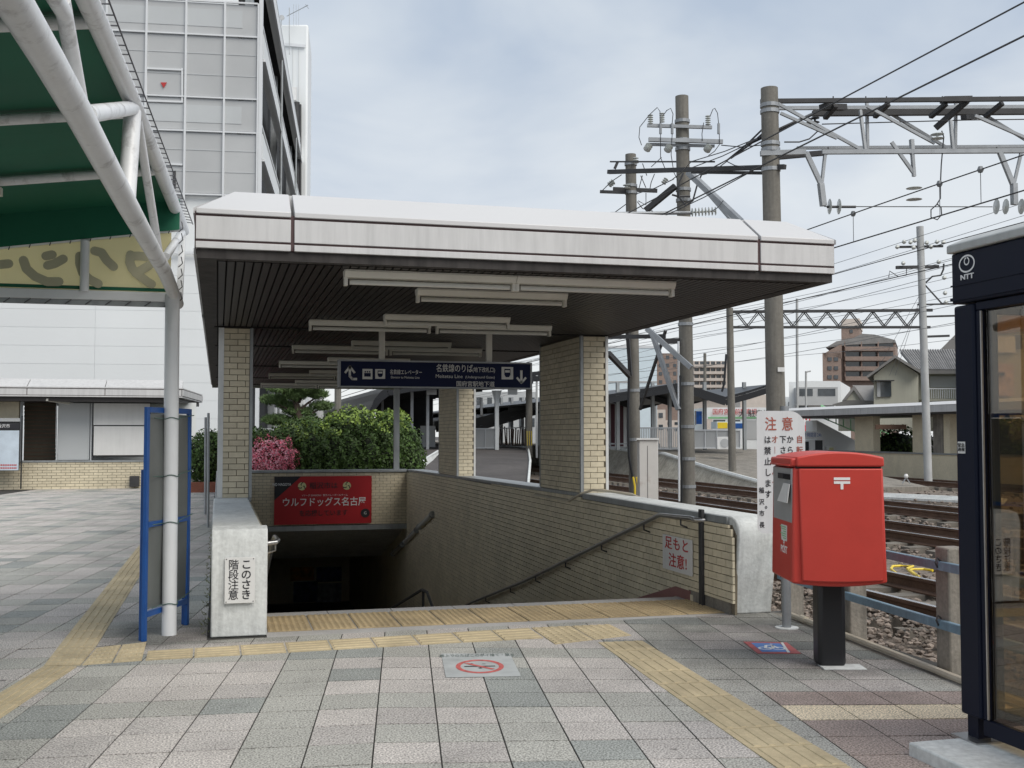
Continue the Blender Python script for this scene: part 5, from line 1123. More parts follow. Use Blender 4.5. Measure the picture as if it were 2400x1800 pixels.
mb=MB(); P_=[CP(x,y,52) for x,y in ((1915,985),(2010,1035),(2010,1062),(1915,1062))]; mb.prism(P_,FW*2); obj('ramp_wall',mb,M['whitew'],t)
mb=MB(); 
for s in np.linspace(0,1,12): a=CP(1925+190*s,980+76*s,52.5); mb.bar(a,a+UP*.62,.04,.04)
mb.bar(CP(1925,950,52.5),CP(2115,1030,52.5),.05,.05); mb.bar(CP(1925,978,52.5),CP(2115,1058,52.5),.05,.05); obj('green_railing',mb,M['ggreen'],t)
# ================= far buildings =================
AW=(CP(2180,1018,60)-Vector((0,0,CH)))*1.; AW.z=0; AW.normalize()
def flats(name,lab,x0,x1,yt,yb_,t_,m,cols,floors,win='glassd',dep=12,zb=-.2,balc=None):
    t=thing(name,lab,'building',CP((x0+x1)/2,1018,t_)); a=CP(x0,yb_,t_); a.z=zb; w_=(x1-x0)/FPX*t_; h=CP(x0,yt,t_).z-zb
    obj('wall',MB().obox(a,RT*w_,(AW if x0>1800 else FW)*dep,UP*h),M[m],t); hv=(yb_-yt)/FPX*t_; fh=hv/floors; z_top=CP(x0,yt,t_).z
    for f in range(floors):
        zf=z_top-(f+1)*fh
        if balc: obj('balcony',MB().obox(Vector((a.x,a.y,zf))-FW*.9+RT*.3,RT*(w_-.6),FW*.9,UP*fh*.42),M[balc],t); obj('recess',MB().obox(Vector((a.x,a.y,zf+fh*.43))-FW*.03+RT*.3,RT*(w_-.6),FW*.02,UP*fh*.5),M[win],t)
        for c in range(cols):
            if balc: obj('partition',MB().obox(Vector((a.x,a.y,zf+fh*.43))-FW*.5+RT*(.3+(w_-.6)*c/cols),RT*.15,FW*.5,UP*fh*.5),M[m],t)
            else: obj('window',MB().obox(Vector((a.x,a.y,zf+fh*.3))-FW*.04+RT*w_*(c+.28)/cols,RT*w_*.44/cols,FW*.05,UP*fh*.42),M[win],t)
    return t
ft=flats('apartment_building','tall brown tiled apartment tower with a roof turret, right of the distant gantry pole',1972,2100,800,893,150,'apt',3,4,balc='apt')
a=CP(1930,1018,149); obj('side_wall',MB().obox(Vector((a.x,a.y,-.2)),RT*(1973-1930)/FPX*150,AW*10,UP*(CP(1930,828,150).z+.2)),M['apt'],ft)
obj('sloped_parapet',MB().prism([CP(1930,829,149),CP(1972,806,149),CP(1972,840,149),CP(1930,840,149)],AW*10),M['apt'],ft)
for f in range(3):
    for c in (1940,1955): obj('window',MB().obox(CP(c,846+f*21,148.9),RT*.55,FW*.1,UP*.5),M['glassd'],ft)
obj('turret',MB().obox(CP(1972,800,151),RT*(2015-1972)/FPX*151,AW*6,UP*(800-755)/FPX*151),M['apt'],ft); obj('turret_cap',MB().prism([CP(x,y,150.8) for x,y in ((1969,766),(1975,748),(2014,746),(2016,768))],AW*6.5),M['aptl'],ft)
obj('window',MB().obox(CP(1992,780,150.9),RT*.4,FW*.1,UP*.45),M['glassd'],ft)
mb=MB(); mb.prism([CP(x,y,149.5) for x,y in ((1935,815),(1960,800),(2000,792),(2020,782),(2050,784),(2098,797),(2100,803),(1990,808))],AW*11); obj('roof',mb,M['rooftile'],ft)
flats('apartment_building','pale cream apartment block with many balconies behind the middle pole',1620,1706,846,925,170,'aptl',6,5,balc='aptl')
flats('apartment_building','brownish grey apartment block partly behind the middle pole',1540,1624,828,905,140,'apt',5,4)
ob=box_px('warehouse','large pale blue walled building just right of the brick pillar','building',1400,1540,812,925,78,15,'pblue',[('blue_stripe',1400,1540,893,897,'gpan'),('parapet',1400,1541,810,816,'wframe')],zb=-.2)
flats('office_building','low white and grey office building with long dark windows',1850,1972,895,1000,95,'whitew',2,1,balc=None)
t=thing('office_window_band','x','building',CP(1900,930,94))if False else None
ob=box_px('office_building','grey fronted office with wide windows left of the temple roof','building',1869,1964,908,950,94,2,'gpan',[('window',1874,1905,911,928,'glassd'),('window',1917,1958,911,928,'glassd'),('parapet',1868,1970,893,908,'whitew')])
box_px('shop_building','pink grey shop building below the canopy valley','building',1735,1800,925,960,85,5,'aptl')
# gabled house
th_=thing('gabled_house','beige two storey house with a grey tiled gable roof behind the opposite shelter','house',CP(2100,1000,62))
G=lambda x,y,t_=62: CP(x,y,t_)
obj('gable_wall',MB().prism([G(2048,880),G(2098,840),G(2152,876),G(2152,1010),G(2048,1010)],AW*9),M['stucco'],th_)
def slab(pts,ext,thk,m,nm,t): mb=MB(); P_=[Vector(p) for p in pts]; mb.prism(P_,ext); obj(nm,mb,M[m],t)
obj('roof_slope',MB().prism([G(2030,882,61.3),G(2098,832,61.3),G(2098,839,61.3),G(2033,886,61.3)],AW*11),M['rooftile'],th_); obj('roof_slope',MB().prism([G(2098,832,61.3),G(2158,868,61.3),G(2156,874,61.3),G(2098,839,61.3)],AW*11),M['rooftile'],th_)
obj('wing_wall',MB().prism([G(2152,872,64),G(2330,872,64),G(2330,1010,64),G(2152,1010,64)],AW*7),M['stucco'],th_)
r0_,r1_=G(2110,821,68),G(2340,821,68); e0,e1=G(2150,868,63),G(2345,868,63); mb=MB(); mb.add([r0_,r1_,e1,e0,r0_-UP*.2,r1_-UP*.2,e1-UP*.2,e0-UP*.2],[(0,3,2,1),(4,5,6,7),(0,1,5,4),(1,2,6,5),(2,3,7,6),(3,0,4,7)]); obj('wing_roof',mb,M['rooftile'],th_)
mb=MB()
for i in range(40): s=i/39; mb.tube([r0_.lerp(r1_,s)+UP*.03,e0.lerp(e1,s)+UP*.03],.06,5)
obj('roof_tile_rows',mb,M['rooftile'],th_,stuff=True)
w_=obj('window',MB().obox(G(2058,930,61.9),RT*.75,FW*.05,UP*.85),M['glassd'],th_); obj('window_hood',MB().obox(G(2054,893,61.4),RT*1.0,FW*.6,UP*.06),M['steeld'],w_); obj('shutter',MB().obox(G(2056,930,61.85),RT*.18,FW*.05,UP*.85),M['gpan'],w_)
obj('balcony_window',MB().obox(G(2180,908,63.9),RT*1.5,FW*.05,UP*.65),M['gpan2'],th_); mb=MB(); mb.bar(G(2176,911,62.6),G(2300,911,62.6),.06,.06)
for i in range(24): mb.bar(G(2178+i*5.2,911,62.6),G(2178+i*5.2,934,62.6),.03,.03)
obj('balcony_rail',mb,M['wframe'],th_); obj('balcony_floor',MB().obox(G(2176,940,62.5),RT*3,FW*1.4,UP*.12),M['stucco'],th_)
t=thing('ochre_house','ochre clad house with white wall panels seen through the booth glass','house',CP(2360,1010,56))
obj('wall',MB().prism([G(2315,812,56),G(2347,735,56),G(2365,720,56),G(2560,760,56),G(2560,1010,56),G(2315,1010,56)],AW*8),M['stucco'],t); obj('gable_cladding',MB().prism([G(2318,782,55.9),G(2348,737,55.9),G(2366,722,55.9),G(2470,745,55.9),G(2470,770,55.9),G(2330,783,55.9)],FW*.1),M['orange'],t); obj('white_panel',MB().obox(G(2334,826,55.8),RT*1.0,FW*.1,UP*.8),M['plate'],t); obj('window',MB().obox(G(2380,818,55.8),RT*.35,FW*.1,UP*.7),M['glassd'],t)
mb=MB(); mb.prism([G(2300,800,55.5),G(2352,720,55.5),G(2368,706,55.5),G(2368,714,55.5),G(2306,803,55.5)],AW*9); obj('roof',mb,M['rooftile'],t)
obj('lower_wall',MB().obox(G(2290,1010,55),RT*2.2,FW*.5,UP*3.4),M['stucco'],t)
t=thing('poster','pale pink poster with grey caption on the ochre house wall','poster',CP(2354,900,55)); obj('sheet',MB().obox(G(2332,928,54.8),RT*.95,FW*.04,UP*1.6),mat('poster_pink',(.55,.40,.36),.6,var=.35,scale=2.2),t); obj('caption',MB().obox(G(2334,880,54.75),RT*.45,FW*.04,UP*.15),M['steeld'],t)
t=thing('dark_roofed_house','dark roof of a taller house showing just left of the booth','house',CP(2225,820,80)); obj('roof',MB().prism([G(2203,820,80),G(2243,780,80),G(2330,740,80),G(2400,820,80)],AW*6),M['rooftile'],t); obj('wall',MB().obox(CP(2212,1010,80.5),RT*5,AW*5,UP*6),M['stucco'],t)
# temple style roof
t=thing('temple_roof_building','building with a curved blue grey temple style tiled roof','building',CP(2010,980,70))
obj('main_roof',MB().prism([G(1998,903,72),G(2056,903,72),G(2056,945,70),G(2028,945,70)],AW*3),M['rooftile'],t)
obj('gable_roof',MB().prism([G(1973,940,70),G(2000,905,70),G(2003,905,70),G(2026,938,70),G(2018,938,70),G(2001,914,70),G(1982,938,70)],AW*3),M['rooftile'],t); obj('gable_face',MB().prism([G(1982,938,70.2),G(2001,914,70.2),G(2018,938,70.2)],FW*.3),M['stucco'],t)
obj('lower_roof',MB().prism([G(1950,948,69),G(1985,938,69),G(2020,938,69),G(2056,940,69),G(2056,952,69),G(1960,952,69)],AW*5),M['rooftile'],t); obj('wall',MB().obox(CP(1965,1010,70),RT*2.4,AW*4,UP*1.8),M['stucco'],t)
# low wall of town behind everything
for (x0,x1,yt,t_,m_,lab) in ((1560,1660,985,110,'aptl','low cream building far behind the platform'),(1795,1870,930,105,'whitew','white low building behind the thick pole'),(700,880,985,120,'whitew','pale low building far behind the hedge'),(1110,1260,918,130,'gpan2','pale grey building seen above the station roofs'),(2240,2500,900,120,'aptl','far cream building behind the booth'),(1425,1560,960,100,'aptl','cream building beyond the platform room')):
    flats('distant_building',lab,x0,x1,yt,1015,t_,m_,6,2)
# ================= left shelter =================
YS=32.6; TY=lambda x,y,Y=YS: GY(x,y,Y)
ts=thing('left_shelter','low flat roofed shelter with tan brick base at far left of the plaza','shelter',(-5,32.8,0))
def ybox(nm,x0,x1,y0,y1,Y,dep,m,parent): 
    a=GY(x0,y1,Y); b=GY(x1,y0,Y); return obj(nm,MB().box((a.x,Y,a.z),(b.x,Y+dep,b.z)),m if not isinstance(m,str) else M[m],parent)
zb=0.0
a=TY(-150,1140); b=TY(328,1140); zc=TY(200,1083).z
obj('base_core',MB().box((a.x,YS,-.0),(b.x+.6,YS+.3,zc)),M['mortar'],ts)
bricks(ts,(a.x,YS,0),(1,0,0),(0,-1,0),b.x-a.x+.6,lambda s:.0,lambda s:zc,L=.24,Hc=.075,J=.01,limit=300)
obj('coping',MB().box((a.x,YS-.05,zc),(b.x+.6,YS+.35,zc+.05)),M['gtrim'],ts)
ybox('rear_wall',55,131,940,1082,YS+.8,.1,'rail',ts)
ybox('corner_column',-150,45,932,980,YS-.1,.5,'brick',ts); ybox('corner_trim',45,54,932,1083,YS-.12,.06,'gtrim',ts)
mb=MB()
for i in range(16):
    y=945+i*9; p=GY(56,y,YS+.75); q=GY(130,y,YS+.75); mb.box((p.x,YS+.782,p.z-.075),(q.x,YS+.79,p.z))
obj('slat',mb,mat('dark_olive_slats',(.07,.06,.04),.7),ts,stuff=True)
ybox('trim',130,134,940,1081,YS-.02,.06,'gtrim',ts); ybox('door_panel',135,211,945,1078,YS+.02,.04,'gpan2',ts); ybox('trim',211,216,945,1080,YS-.02,.05,'wframe',ts)
br=thing('notice_board','large pale double notice board hanging in the left shelter','notice board',GY(280,1000,YS-.1))
for y0,y1 in ((946,996),(999,1067)): ybox('panel',219,352,y0,y1,YS-.14,.04,'plate',br)
ybox('frame',217,354,944,1071,YS-.09,.03,'steeld',br)
ybox('rear_sheet',134,460,944,1080,YS+1.2,.05,'whitew',ts)
for x0,x1 in ((349,352),(380,383)): ybox('post',x0,x1,940,1080,YS+.3,.06,'gtrim',ts)
# roof
p0=GY(-150,936,YS-1.0); p1=GY(428,936,YS-1.0); zf=GY(200,930,YS-1.0).z; zt_=GY(200,910,YS-1).z; ztt=GY(200,897,YS-1).z; xe=GY(428,930,YS-1).x
hdv=Vector((math.sin(R(5)),math.cos(R(5)),0))*5.2
def slabx(nm,z0,z1,ext,m,inset=0):
    mb=MB(); x0=p0.x; y=YS-1-ext
    mb.prism([(x0,y,z0),(xe+ext,y,z0),(xe+ext+hdv.x,y+hdv.y,z0),(x0,y+hdv.y,z0)],(0,0,z1-z0)); return obj(nm,mb,M[m],ts)
slabx('soffit',zf-.12,zf-.002,-.1,'slat'); slabx('lower_trim',zf,zf+.03,0,'fascia'); slabx('joint_backing',zf+.03,zt_,-.02,'trimdk'); slabx('top_flashing',zt_+.004,zt_+.03,.01,'fascia')
xj=[GY(x,920,YS-1).x for x in (-150,63,246,428)]
for i in range(3): obj('fascia_panel',MB().box((xj[i]+.01,YS-1.0,zf+.045),(xj[i+1]-.01,YS-.95,zt_-.02)),M['fascia'],ts); obj('roof_edge',MB().prism([(xj[i]+.01,YS-1,zt_+.032),(xj[i]+.01,YS-.4,ztt+.12),(xj[i]+.01,YS-.4,zt_+.032)],(xj[i+1]-xj[i]-.02,0,0)),M['fascia'],ts)
obj('fascia_panel',MB().obox((xe-.03,YS-1,zf+.045),hdv,(.05,0,0),(0,0,zt_-zf-.065)),M['fascia'],ts)
lpx=thing('ceiling_lamp','cream tube lamp under the left shelter roof','lamp',GY(138,940,YS-.6)); obj('housing',MB().bar(GY(108,937,YS-.9),GY(168,946,YS+.2),.10,.06),M['lampw'],lpx)
o=ybox('electric_box',303,326,1116,1141,YS-.3,.25,'steeld',None); tag(o,'small black box on the ground against the shelter base beside the blue boards','box')
# map board
mb_=thing('map_board','town map board with black header and dark post at the far left edge','map board',GY(25,1145,YS-.6)); YM=YS-.6
ybox('post',47,53,975,1146,YM,.08,'black',mb_); ybox('panel',-90,47,988,1104,YM,.05,'steeld',mb_); ybox('map_sheet',-86,45,1009,1103,YM-.02,.015,mat('map_sheet',(.52,.60,.68),.5,var=.10,scale=3.5,fine=.05),mb_); ybox('header',-88,46,992,1005,YM-.02,.015,'ink',mb_); ybox('top_box',-90,47,980,990,YM,.05,'gpan',mb_)
text('稲沢市',(GY(8,999,YM-.025)),(1,0,0),(0,0,1),.11,M['white'],mb_)
mb=MB()
for i in range(10):
    for j in (1090,1097): p=GY(4+i*4.2-6,j,YM-.024); mb.box((p.x,YM-.024,p.z-.02),(p.x+.03,YM-.022,p.z+.02))
obj('map_legend',mb,M['rink'],mb_)
# ================= big building =================
uv=Vector((math.sin(R(96.57)),math.cos(R(96.57)),0)); wv=Vector((math.sin(R(6.57)),math.cos(R(6.57)),0)); TBB=42
C0=CP(606,1018,TBB); C0.z=-.05
def BL(u,w_,z): return C0+uv*u+wv*w_+UP*(z+.05)
tb=thing('parking_building','tall white parking building with grey glazed front and open side decks','building',C0)
HB=20.9
def bb(nm,u0,u1,w0,w1,z0,z1,m,st=False,bev=0): return obj(nm,MB().obox(BL(u0,w0,z0),uv*(u1-u0),wv*(w1-w0),UP*(z1-z0)),M[m],tb,stuff=st)
bb('body',-34,-.95,.25,76,0,HB,'whitew')
cols=[-.0,-1.42,-2.86,-4.32,-5.78,-7.25,-8.7,-10.2]; rows=[8.25,10.62]
zrow=[10.62,13.05,14.36]; 
levels=[10.62]; z=10.62
while z<HB-3: z+=2.43; levels.append(z); z+=1.31; levels.append(z)
for j in range(len(levels)-1):
    short=(j%2==1)
    for i in range(len(cols)-1):
        u0,u1=cols[i+1]+.036,cols[i]-.041
        if i==0: u1=-.22
        bb('glazed_panel',u0,u1,.10,.14,levels[j]+.06,levels[j+1]-.06,'gpan')
        if short: bb('window_panel',u0-.03 if True else u0,u1+(.03 if i else -.55),.085,.099,levels[j]+.34,levels[j+1]-.30,'gpan2')
        else:
            for q_ in (.36,.70): bb('glazing_bar',u0,u1,.085,.099,levels[j]+2.43*q_,levels[j]+2.43*q_+.025,'gpan2')
for j,z in enumerate(levels): bb('frame_rail',cols[-1],-.2,.02,.10,z-.03,z+.03,'wframe')
for i,u in enumerate(cols): bb('frame_post',u-.04-(.16 if i==0 else 0),u+.035-(.16 if i==0 else 0),.0,.12,8.3 if i<3 else 10.6,levels[-1],'wframe')
bb('corner_post',-.14,.0,.0,.25,0,HB,'wframe')
bb('frame_rail',cols[3],-.2,.02,.10,8.32,8.42,'wframe')
# red triangle access pane: px (353,183)
def BF(x,y,w_=.06):
    # intersect sight line with the front plane of the building
    r,f=ray(x,y); P0=C0+wv*w_; k=(P0-Vector((0,0,CH))).dot(wv)/r.dot(wv); return r*k+Vector((0,0,CH))
def fpoly(pts,nm,m,w_=.05): obj(nm,MB().prism([BF(x,y,w_) for x,y in pts],wv*.02),m,tb)
fpoly([(376,193),(391,193),(383.5,206)],'red_triangle',M['rink'])
for a,b,c,d in ((341,160,429,164),(341,236,429,239)): mb=MB(); mb.bar(BF(a,b),BF(c,d),.06,.07); obj('frame_rail',mb,M['wframe'],tb)
for x in (343,427): mb=MB(); mb.bar(BF(x,160),BF(x,238),.05,.06); obj('frame_post',mb,M['wframe'],tb)
fpoly([(405,400),(412,400),(412,442),(405,442)],'louvre',M['steeld'])
mb=MB(); mb.bar(BF(390,384),BF(428,386),.06,.07); obj('frame_rail',mb,M['wframe'],tb)
# siding boards
us=[-.25]+[-.25-4.6*k-1.2 for k in range(8)]
for i in range(len(us)-1):
    z=0.05
    while z<HB:
        h=.68
        if not (us[i]>-10.2 and us[i+1]>-11 and z>8.0 and us[i]-.1>-10.2): bb('siding_panel',us[i+1]+.006,us[i]-.006,.232,.25,z,z+h-.008,'whitew')
        z+=.68
# wall parts right of glazing below 8.3
# side decks
sd=MB()
bb('deck_interior',-.9,-.8,.3,76,0,HB,'darkin'); bb('deck_ceiling',-.8,-.3,.3,76,HB-.4,HB-.1,'darkin')
fl=3.9
for k in range(8):
    z=20.9-.85-fl*k
    if z<.5: break
    bb('deck_spandrel',-.24,.02,.3,76,z-.15,z+.85,'whitew')
    bb('deck_lip',-.02,.10,.3,76,z-.22,z-.12,'wframe')
    bb('deck_rail',-.06,.0,.3,76,z+1.12,z+1.2,'wframe')
for k in range(6): bb('deck_column',-.7,-.4,14*k+.3,14*k+.7,0,HB-1,'gtrim')
for k in (1,3,5): mb=MB(); mb.tube([BL(.08,7*k+3.4,0),BL(.08,7*k+3.4,HB-1.5)],.06,8); obj('downpipe',mb,M['gtrim'],tb,True)
# stair tower beyond the side: faces px 640..716
def tw(x0,x1,yt,t_,dep,m,nm='stair_tower'): a=CP(x0,1018,t_); a.z=-.05; return obj(nm,MB().obox(a,RT*(x1-x0)/FPX*t_,wv*dep,UP*(CP(x0,yt,t_).z)),M[m],tb,bevel=.15,seg=3)
tw(640,715,55,74,6,'whitew')
a=CP(651,88,73.9); obj('tower_band',MB().bar(CP(641,102,73.9),CP(715,108,73.9),.1,.2),M['wframe'],tb)
for x in (668,686,700): obj('tower_joint',MB().bar(CP(x,112,73.92),CP(x,450,73.92),.04,.02),M['gpan'],tb)
mb=MB(); mb.tube([CP(695,240,73.5),CP(695,465,73.5)],.22,10); mb.tube([CP(703,245,73.5),CP(703,465,73.5)],.10,8); obj('dark_riser_pipe',mb,M['steeld'],tb,True)
obj('meter_box',MB().obox(CP(680,235,73.4),RT*.4,FW*.2,UP*.9),M['plate'],tb)
t=thing('rooftop_aerial','aerial mast with a small dish on the white stair tower roof','aerial',CP(678,60,74)); mb=MB(); mb.bar(CP(678,128,73.6),CP(678,18,73.6),.05,.05); mb.bar(CP(672,38,73.6),CP(722,12,73.6),.04,.04); mb.bar(CP(716,10,73.6),CP(723,20,73.6),.03,.03)
for x in (688,694,700): mb.bar(CP(x,60,73.6),CP(x,10,73.6),.02,.02)
obj('mast',mb,M['galv'],t); mb=MB(); mb.lathe(CP(660,42,73.6),[(.02,0),(.16,.03),(.19,.06)],12,axis=RT*.4-FW); mb.bar(CP(660,42,73.6),CP(660,60,73.6),.04,.04); obj('dish',mb,M['galv'],t)
# white neighbour with red strip behind pine
box_px('white_building','white building with a red striped window seen left of the pine','building',540,606,905,1060,60,8,'whitew',[('door',592,598,965,1000,'gpan'),('wall_joint',570,571,905,1040,'gpan')],zb=-.1)
box_px('white_building','small white building with red striped window behind the pine','building',606,645,955,1060,59,6,'whitew',[('red_window',614,638,962,990,'rinkf'),('lower_window',614,640,1000,1010,'glassd')],zb=-.1)
# ================= station through the opening =================
rp_=MB(); rp_.prism([(4.9,26.9,-.04),(9.4,32.4,-.04),(10.9,38.5,.5),(13.5,48,.88),(13.5,60,.88),(7.2,60,.88),(7.2,44,.80),(5.6,33,.25),(3.2,29,-.04)][::-1],(0,0,-.35))
mb=MB(); mb.add([(3.6,27.5,-.02),(9.0,32,-.01),(10.9,38.5,.52),(13.5,48,.88),(13.5,75,.88),(7.2,75,.88),(7.2,46,.82),(5.8,36,.35)],[(0,1,7),(1,2,7),(2,6,7),(2,3,6),(3,4,6),(4,5,6)]); struct('ramp_path',mb,M['asphalt'])
mb=MB(); mb.tube([(9.0,32,.03),(10.9,38.5,.56),(13.5,48,.92),(13.5,75,.92)],.045,6); struct('ramp_kerb',mb,M['conc'])
mb=MB(); mb.prism([GY(992,1075,38),GY(1025,1055,43),GY(1025,1062,43),GY(990,1098,37)],(.1,0,0)); struct('ramp_edge',mb,M['conc'])
t=roofprof([(868,962),(876,938),(890,920),(910,905),(960,896),(1060,886),(1300,868)],10,47,30,'dark vaulted station canopy behind the clipped hedge',cols=(965,1002),cz=.8,m='black')
obj('rear_wall',MB().obox(CP(880,1060,66),RT*3.4,FW*.3,UP*3.6),M['darkin'],t); obj('side_screen',MB().obox(CP(985,1048,52),RT*.7,FW*.1,UP*1.0),M['gpan'],t)
for x,y in ((1000,925),(1190,925)): obj('hanging_sign',MB().obox(CP(x,y,48),RT*.42,FW*.1,UP*.22),M['gpan2'],t)
t=roofprof([(1110,982),(1190,960),(1262,938)],20,56,30,'lower dark canopy of the far platform seen between the right brick pillars',m='black',cols=(1128,1200,1225),cz=.8)
t=thing('canopy_column','pale green steel column standing on the asphalt between the brick pillars','column',CP(1164,1056,48)); obj('shaft',MB().bar(CP(1164,1056,48),CP(1164,915,48),.16,.16),M['gpan2'],t); obj('flare',MB().prism([CP(1152,915,48),CP(1176,915,48),CP(1168,945,48),CP(1160,945,48)],FW*.15),M['gpan2'],t)
t=thing('bicycle_rack','dark brown slatted rack and parked bicycles under the far canopy','bicycle rack',CP(1200,1045,55)); br_=mat('brown_slats',(.16,.10,.075),.7,island=.4)
for i in range(12): obj('slat',MB().bar(CP(1172+i*5.3,1002+random.uniform(-3,5),55),CP(1172+i*5.3+random.uniform(-4,4),1044,55),.07,.05),br_,t)
obj('top_rail',MB().bar(CP(1170,1004,54.9),CP(1236,1002,54.9),.06,.05),M['wframe'],t); obj('low_rail',MB().bar(CP(1168,1044,54),CP(1236,1047,53),.07,.05),M['galv'],t)
o=obj('wheel_stop',MB().obox(CP(1186,1056,50),RT*.42,FW*.12,UP*.07),M['byel']); tag(o,'small yellow block on the asphalt ramp between the brick pillars','wheel stop')
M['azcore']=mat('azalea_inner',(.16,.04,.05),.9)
# ================= vegetation =================
def leafcloud(name,pts,nrm,size,m,parent,n_el=1):
    n=len(pts); a=rng.normal(size=(n,3))*.55+nrm; a/=np.linalg.norm(a,axis=1)[:,None]; b=np.cross(a,rng.normal(size=(n,3))); b/=np.linalg.norm(b,axis=1)[:,None]; c=np.cross(a,b)
    s=size*rng.uniform(.6,1.3,(n,1)); q=np.stack([pts-b*s,pts-c*s*.5,pts+b*s,pts+c*s*.5],1).reshape(-1,3)
    me=bpy.data.meshes.new(name); me.from_pydata(q.tolist(),[],[(4*i,4*i+1,4*i+2,4*i+3) for i in range(n)]); me.materials.append(m); o=link(name,me,parent); return o
def blob(cs,rs,n,shell=.82,lump=.10,zmin=None):
    P_=[];Nn=[]; k=len(cs); vol=np.array([r[0]*r[1]+r[1]*r[2]+r[0]*r[2] for r in rs]); pr=vol/vol.sum(); idx=rng.choice(k,n,p=pr)
    d=rng.normal(size=(n,3)); d/=np.linalg.norm(d,axis=1)[:,None]; rad=shell+(1.04-shell)*rng.random((n,1))**.6
    w_=1+lump*np.sin(d[:,0:1]*7+idx[:,None])*np.cos(d[:,1:2]*6+d[:,2:3]*5)+rng.normal(size=(n,1))*.03
    c=np.array(cs)[idx]; r=np.array(rs)[idx]; P_=c+d*r*rad*w_
    if zmin is not None: P_[:,2]=np.maximum(P_[:,2],zmin+rng.random(n)*.05)
    return P_,d
def ell(c,r,n=14):
    mb=MB(); vs=[];fs=[]; 
    for i in range(n+1):
        t_=math.pi*i/n
        for k in range(n*2): p_=2*math.pi*k/(n*2); vs.append((c[0]+r[0]*math.sin(t_)*math.cos(p_),c[1]+r[1]*math.sin(t_)*math.sin(p_),c[2]+r[2]*math.cos(t_)))
    for i in range(n):
        for k in range(n*2): fs.append((i*n*2+k,i*n*2+(k+1)%(n*2),(i+1)*n*2+(k+1)%(n*2),(i+1)*n*2+k))
    return vs,fs
SC_=1.12
def scl(cs,rs): return [(c[0]*SC_,c[1]*SC_,1.5+(c[2]-1.5)*SC_) for c in cs],[(r[0]*SC_,r[1]*SC_,r[2]*SC_) for r in rs]
def bush(name,lab,cat,cs,rs,n,size,m,core='leafd',pn='foliage',zmin=0,lump=.1,shell=.8,far=False):
    if far: cs,rs=scl(cs,rs)
    t=thing(name,lab,cat,(sum(c[0] for c in cs)/len(cs),cs[0][1],0)); P_,d=blob(cs,rs,n,shell,lump,zmin); leafcloud(pn,P_,d,size,m,t)
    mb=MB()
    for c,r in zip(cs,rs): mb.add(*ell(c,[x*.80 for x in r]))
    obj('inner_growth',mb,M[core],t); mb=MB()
    for c in cs: mb.tube([(c[0],c[1],-.02),(c[0]+.05,c[1],c[2])],.04,6)
    obj('stem',mb,M['bark'],t); return t
hc=[];hr=[]
for i in range(7):
    x=1.75+i*.46; hc.append((x,27.7,.80)); hr.append((.52,1.0,1.02+.12*math.sin(i*1.7)))
hc+= [(3.3,27.9,1.55),(4.1,27.8,1.35),(2.5,27.9,1.25),(4.50,27.6,.8),(4.30,27.7,1.60)]; hr+=[(.75,.8,.50),(.6,.8,.55),(.7,.8,.42),(.45,.8,.95),(.42,.5,.42)]
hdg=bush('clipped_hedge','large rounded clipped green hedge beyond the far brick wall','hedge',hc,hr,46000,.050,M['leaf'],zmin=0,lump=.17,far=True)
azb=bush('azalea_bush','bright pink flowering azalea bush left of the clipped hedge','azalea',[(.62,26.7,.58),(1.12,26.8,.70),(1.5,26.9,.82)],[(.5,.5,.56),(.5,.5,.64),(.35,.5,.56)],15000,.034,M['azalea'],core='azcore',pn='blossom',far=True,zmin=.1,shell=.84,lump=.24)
P_,d=blob(*scl([(.62,26.7,.58),(1.12,26.8,.70),(1.5,26.9,.82)],[(.52,.52,.60),(.52,.52,.68),(.38,.52,.60)]),3000,.84,.2,.1); leafcloud('leaf',P_,d,.03,M['leaf'],azb)
P_,d=blob(*scl([(3.3,27.9,1.60),(4.1,27.8,1.40),(2.5,27.9,1.32),(1.9,27.8,1.2),(4.30,27.7,1.65)],[(.8,.8,.54),(.6,.8,.6),(.7,.8,.5),(.5,.8,.55),(.42,.5,.45)]),9000,.92,.22); P_=P_[d[:,2]>.25]; d=d[d[:,2]>.25]; leafcloud('lit_top_leaf',P_,d,.055,mat('lit_top_leaf',(.17,.25,.04),.6,island=.4,var=.2),hdg)  # paler leaves on the crown paint the skylight falling on the hedge top
P_,d=blob(*scl([(.62,26.55,.75),(1.2,26.6,.95)],[(.46,.46,.42),(.46,.46,.42)]),2500,.98,.16,.3); leafcloud('pale_blossom',P_,d,.034,M['azaleal'],azb)
bush('shrub','low light green shrub behind the azalea','shrub',[(.3,29.5,.9),(1.1,29.3,.85),(1.7,29.2,1.0)],[(.7,.6,.72),(.6,.6,.7),(.4,.5,.75)],9000,.045,mat('light_green_leaf',(.16,.22,.03),.6,island=.4,var=.2),zmin=0,far=True)
bush('leafy_hedge','leafy green hedge in a red brick bed between the blue boards and the brick entrance','hedge',[(-.25,30.5,.85),(.35,30.5,.9),(1.0,30.4,.9),(1.6,30.4,.9)],[(.55,.6,.75)]*4,16000,.045,M['leaf'],zmin=.2)
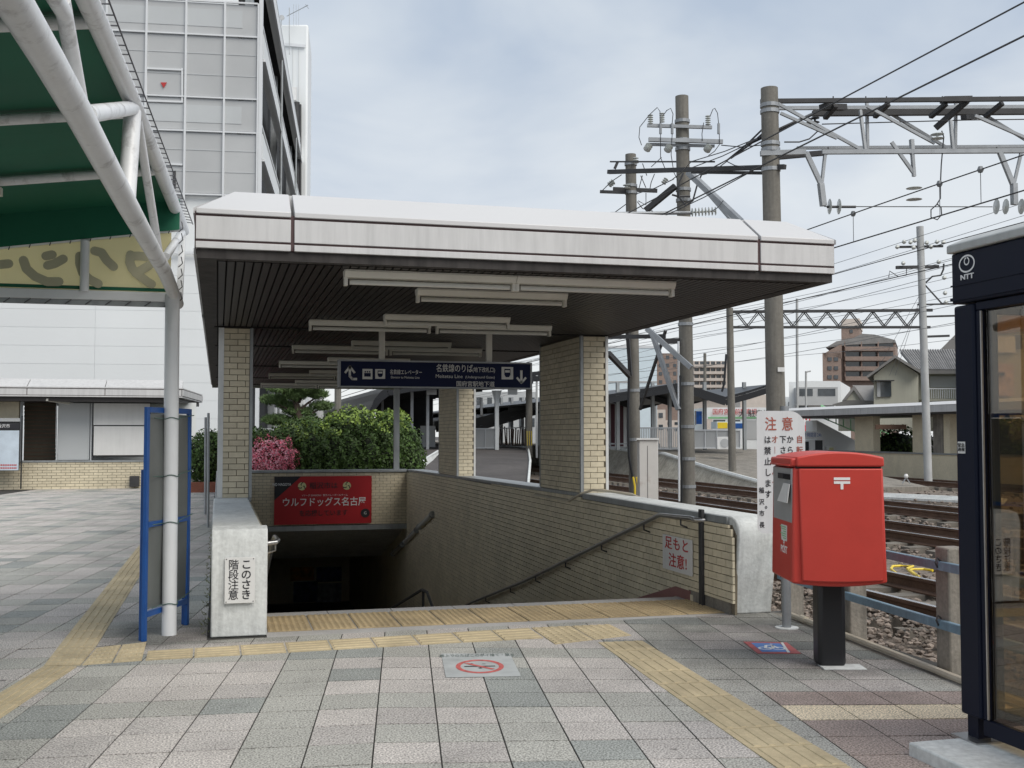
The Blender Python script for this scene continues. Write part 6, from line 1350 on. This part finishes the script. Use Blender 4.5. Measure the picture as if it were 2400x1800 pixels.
o=obj('planter_bed',MB().box((-.85,29.75,-.0),(2.3,30.0,.26)),mat('red_brick_bed',(.22,.08,.05),.8,fine=.15)); tag(o,'low red brick edging of the leafy hedge bed','planter')
# pine
tp=thing('pine_tree','cloud pruned pine tree with flat needle pads behind the azalea','tree',(2.0,35,0))
tr_=GY(700,1040,35); tx=tr_.x
obj('trunk',MB().tube([(tx,35,-.05),(tx-.15,35,.9),(tx+.1,35,1.6),(tx-.1,35,2.5),(tx-.05,35,3.3)],[.16,.14,.12,.09,.05],10),M['bark'],tp,True)
pads=[]
for (x,y,rx,rz) in ((640,938,30,11),(690,925,32,14),(745,925,24,11),(755,952,26,11),(700,965,34,11),(650,985,34,12),(715,990,30,10),(670,950,22,9),(720,905,40,14),(660,912,30,9),(690,890,30,12)):
    p=GY(x,y,35+random.uniform(-.5,.5)); k=33/FPX; pads.append(((p.x,p.y,p.z),(rx*k*1.05,rx*k*.9,rz*k)))
    obj('branch',MB().tube([(tx,35,max(.8,p.z-.5)),((tx+p.x)/2,(35+p.y)/2,p.z-.25),(p.x,p.y,p.z-.05)],[.05,.035,.02],6),M['bark'],tp,True)
P_,d=blob([p[0] for p in pads],[p[1] for p in pads],9000,.55,.2); 
n=len(P_); ax=rng.normal(size=(n,3))*.5+np.array([0,0,.8]); ax/=np.linalg.norm(ax,axis=1)[:,None]; vs=[];fs=[]
for k in range(3):
    dd=ax+rng.normal(size=(n,3))*.55; dd/=np.linalg.norm(dd,axis=1)[:,None]; sd_=np.cross(dd,rng.normal(size=(n,3))); sd_/=np.linalg.norm(sd_,axis=1)[:,None]
    q=np.stack([P_-sd_*.010,P_+sd_*.010,P_+dd*.13],1).reshape(-1,3); vs.append(q)
vs=np.concatenate(vs); me=bpy.data.meshes.new('crown'); me.from_pydata(vs.tolist(),[],[(3*i,3*i+1,3*i+2) for i in range(len(vs)//3)]); me.materials.append(M['pine']); link('crown',me,tp)
# greenery behind the opposite shelter and weeds on the track
bush('shrub','green shrubs behind the opposite shelter by the booth','shrub',[(30,40,.8),(31,38,1.0),(32,36,1.1),(29,43,.6)],[(1.4,1.2,1.2)]*4,9000,.09,M['leaf'],zmin=0)
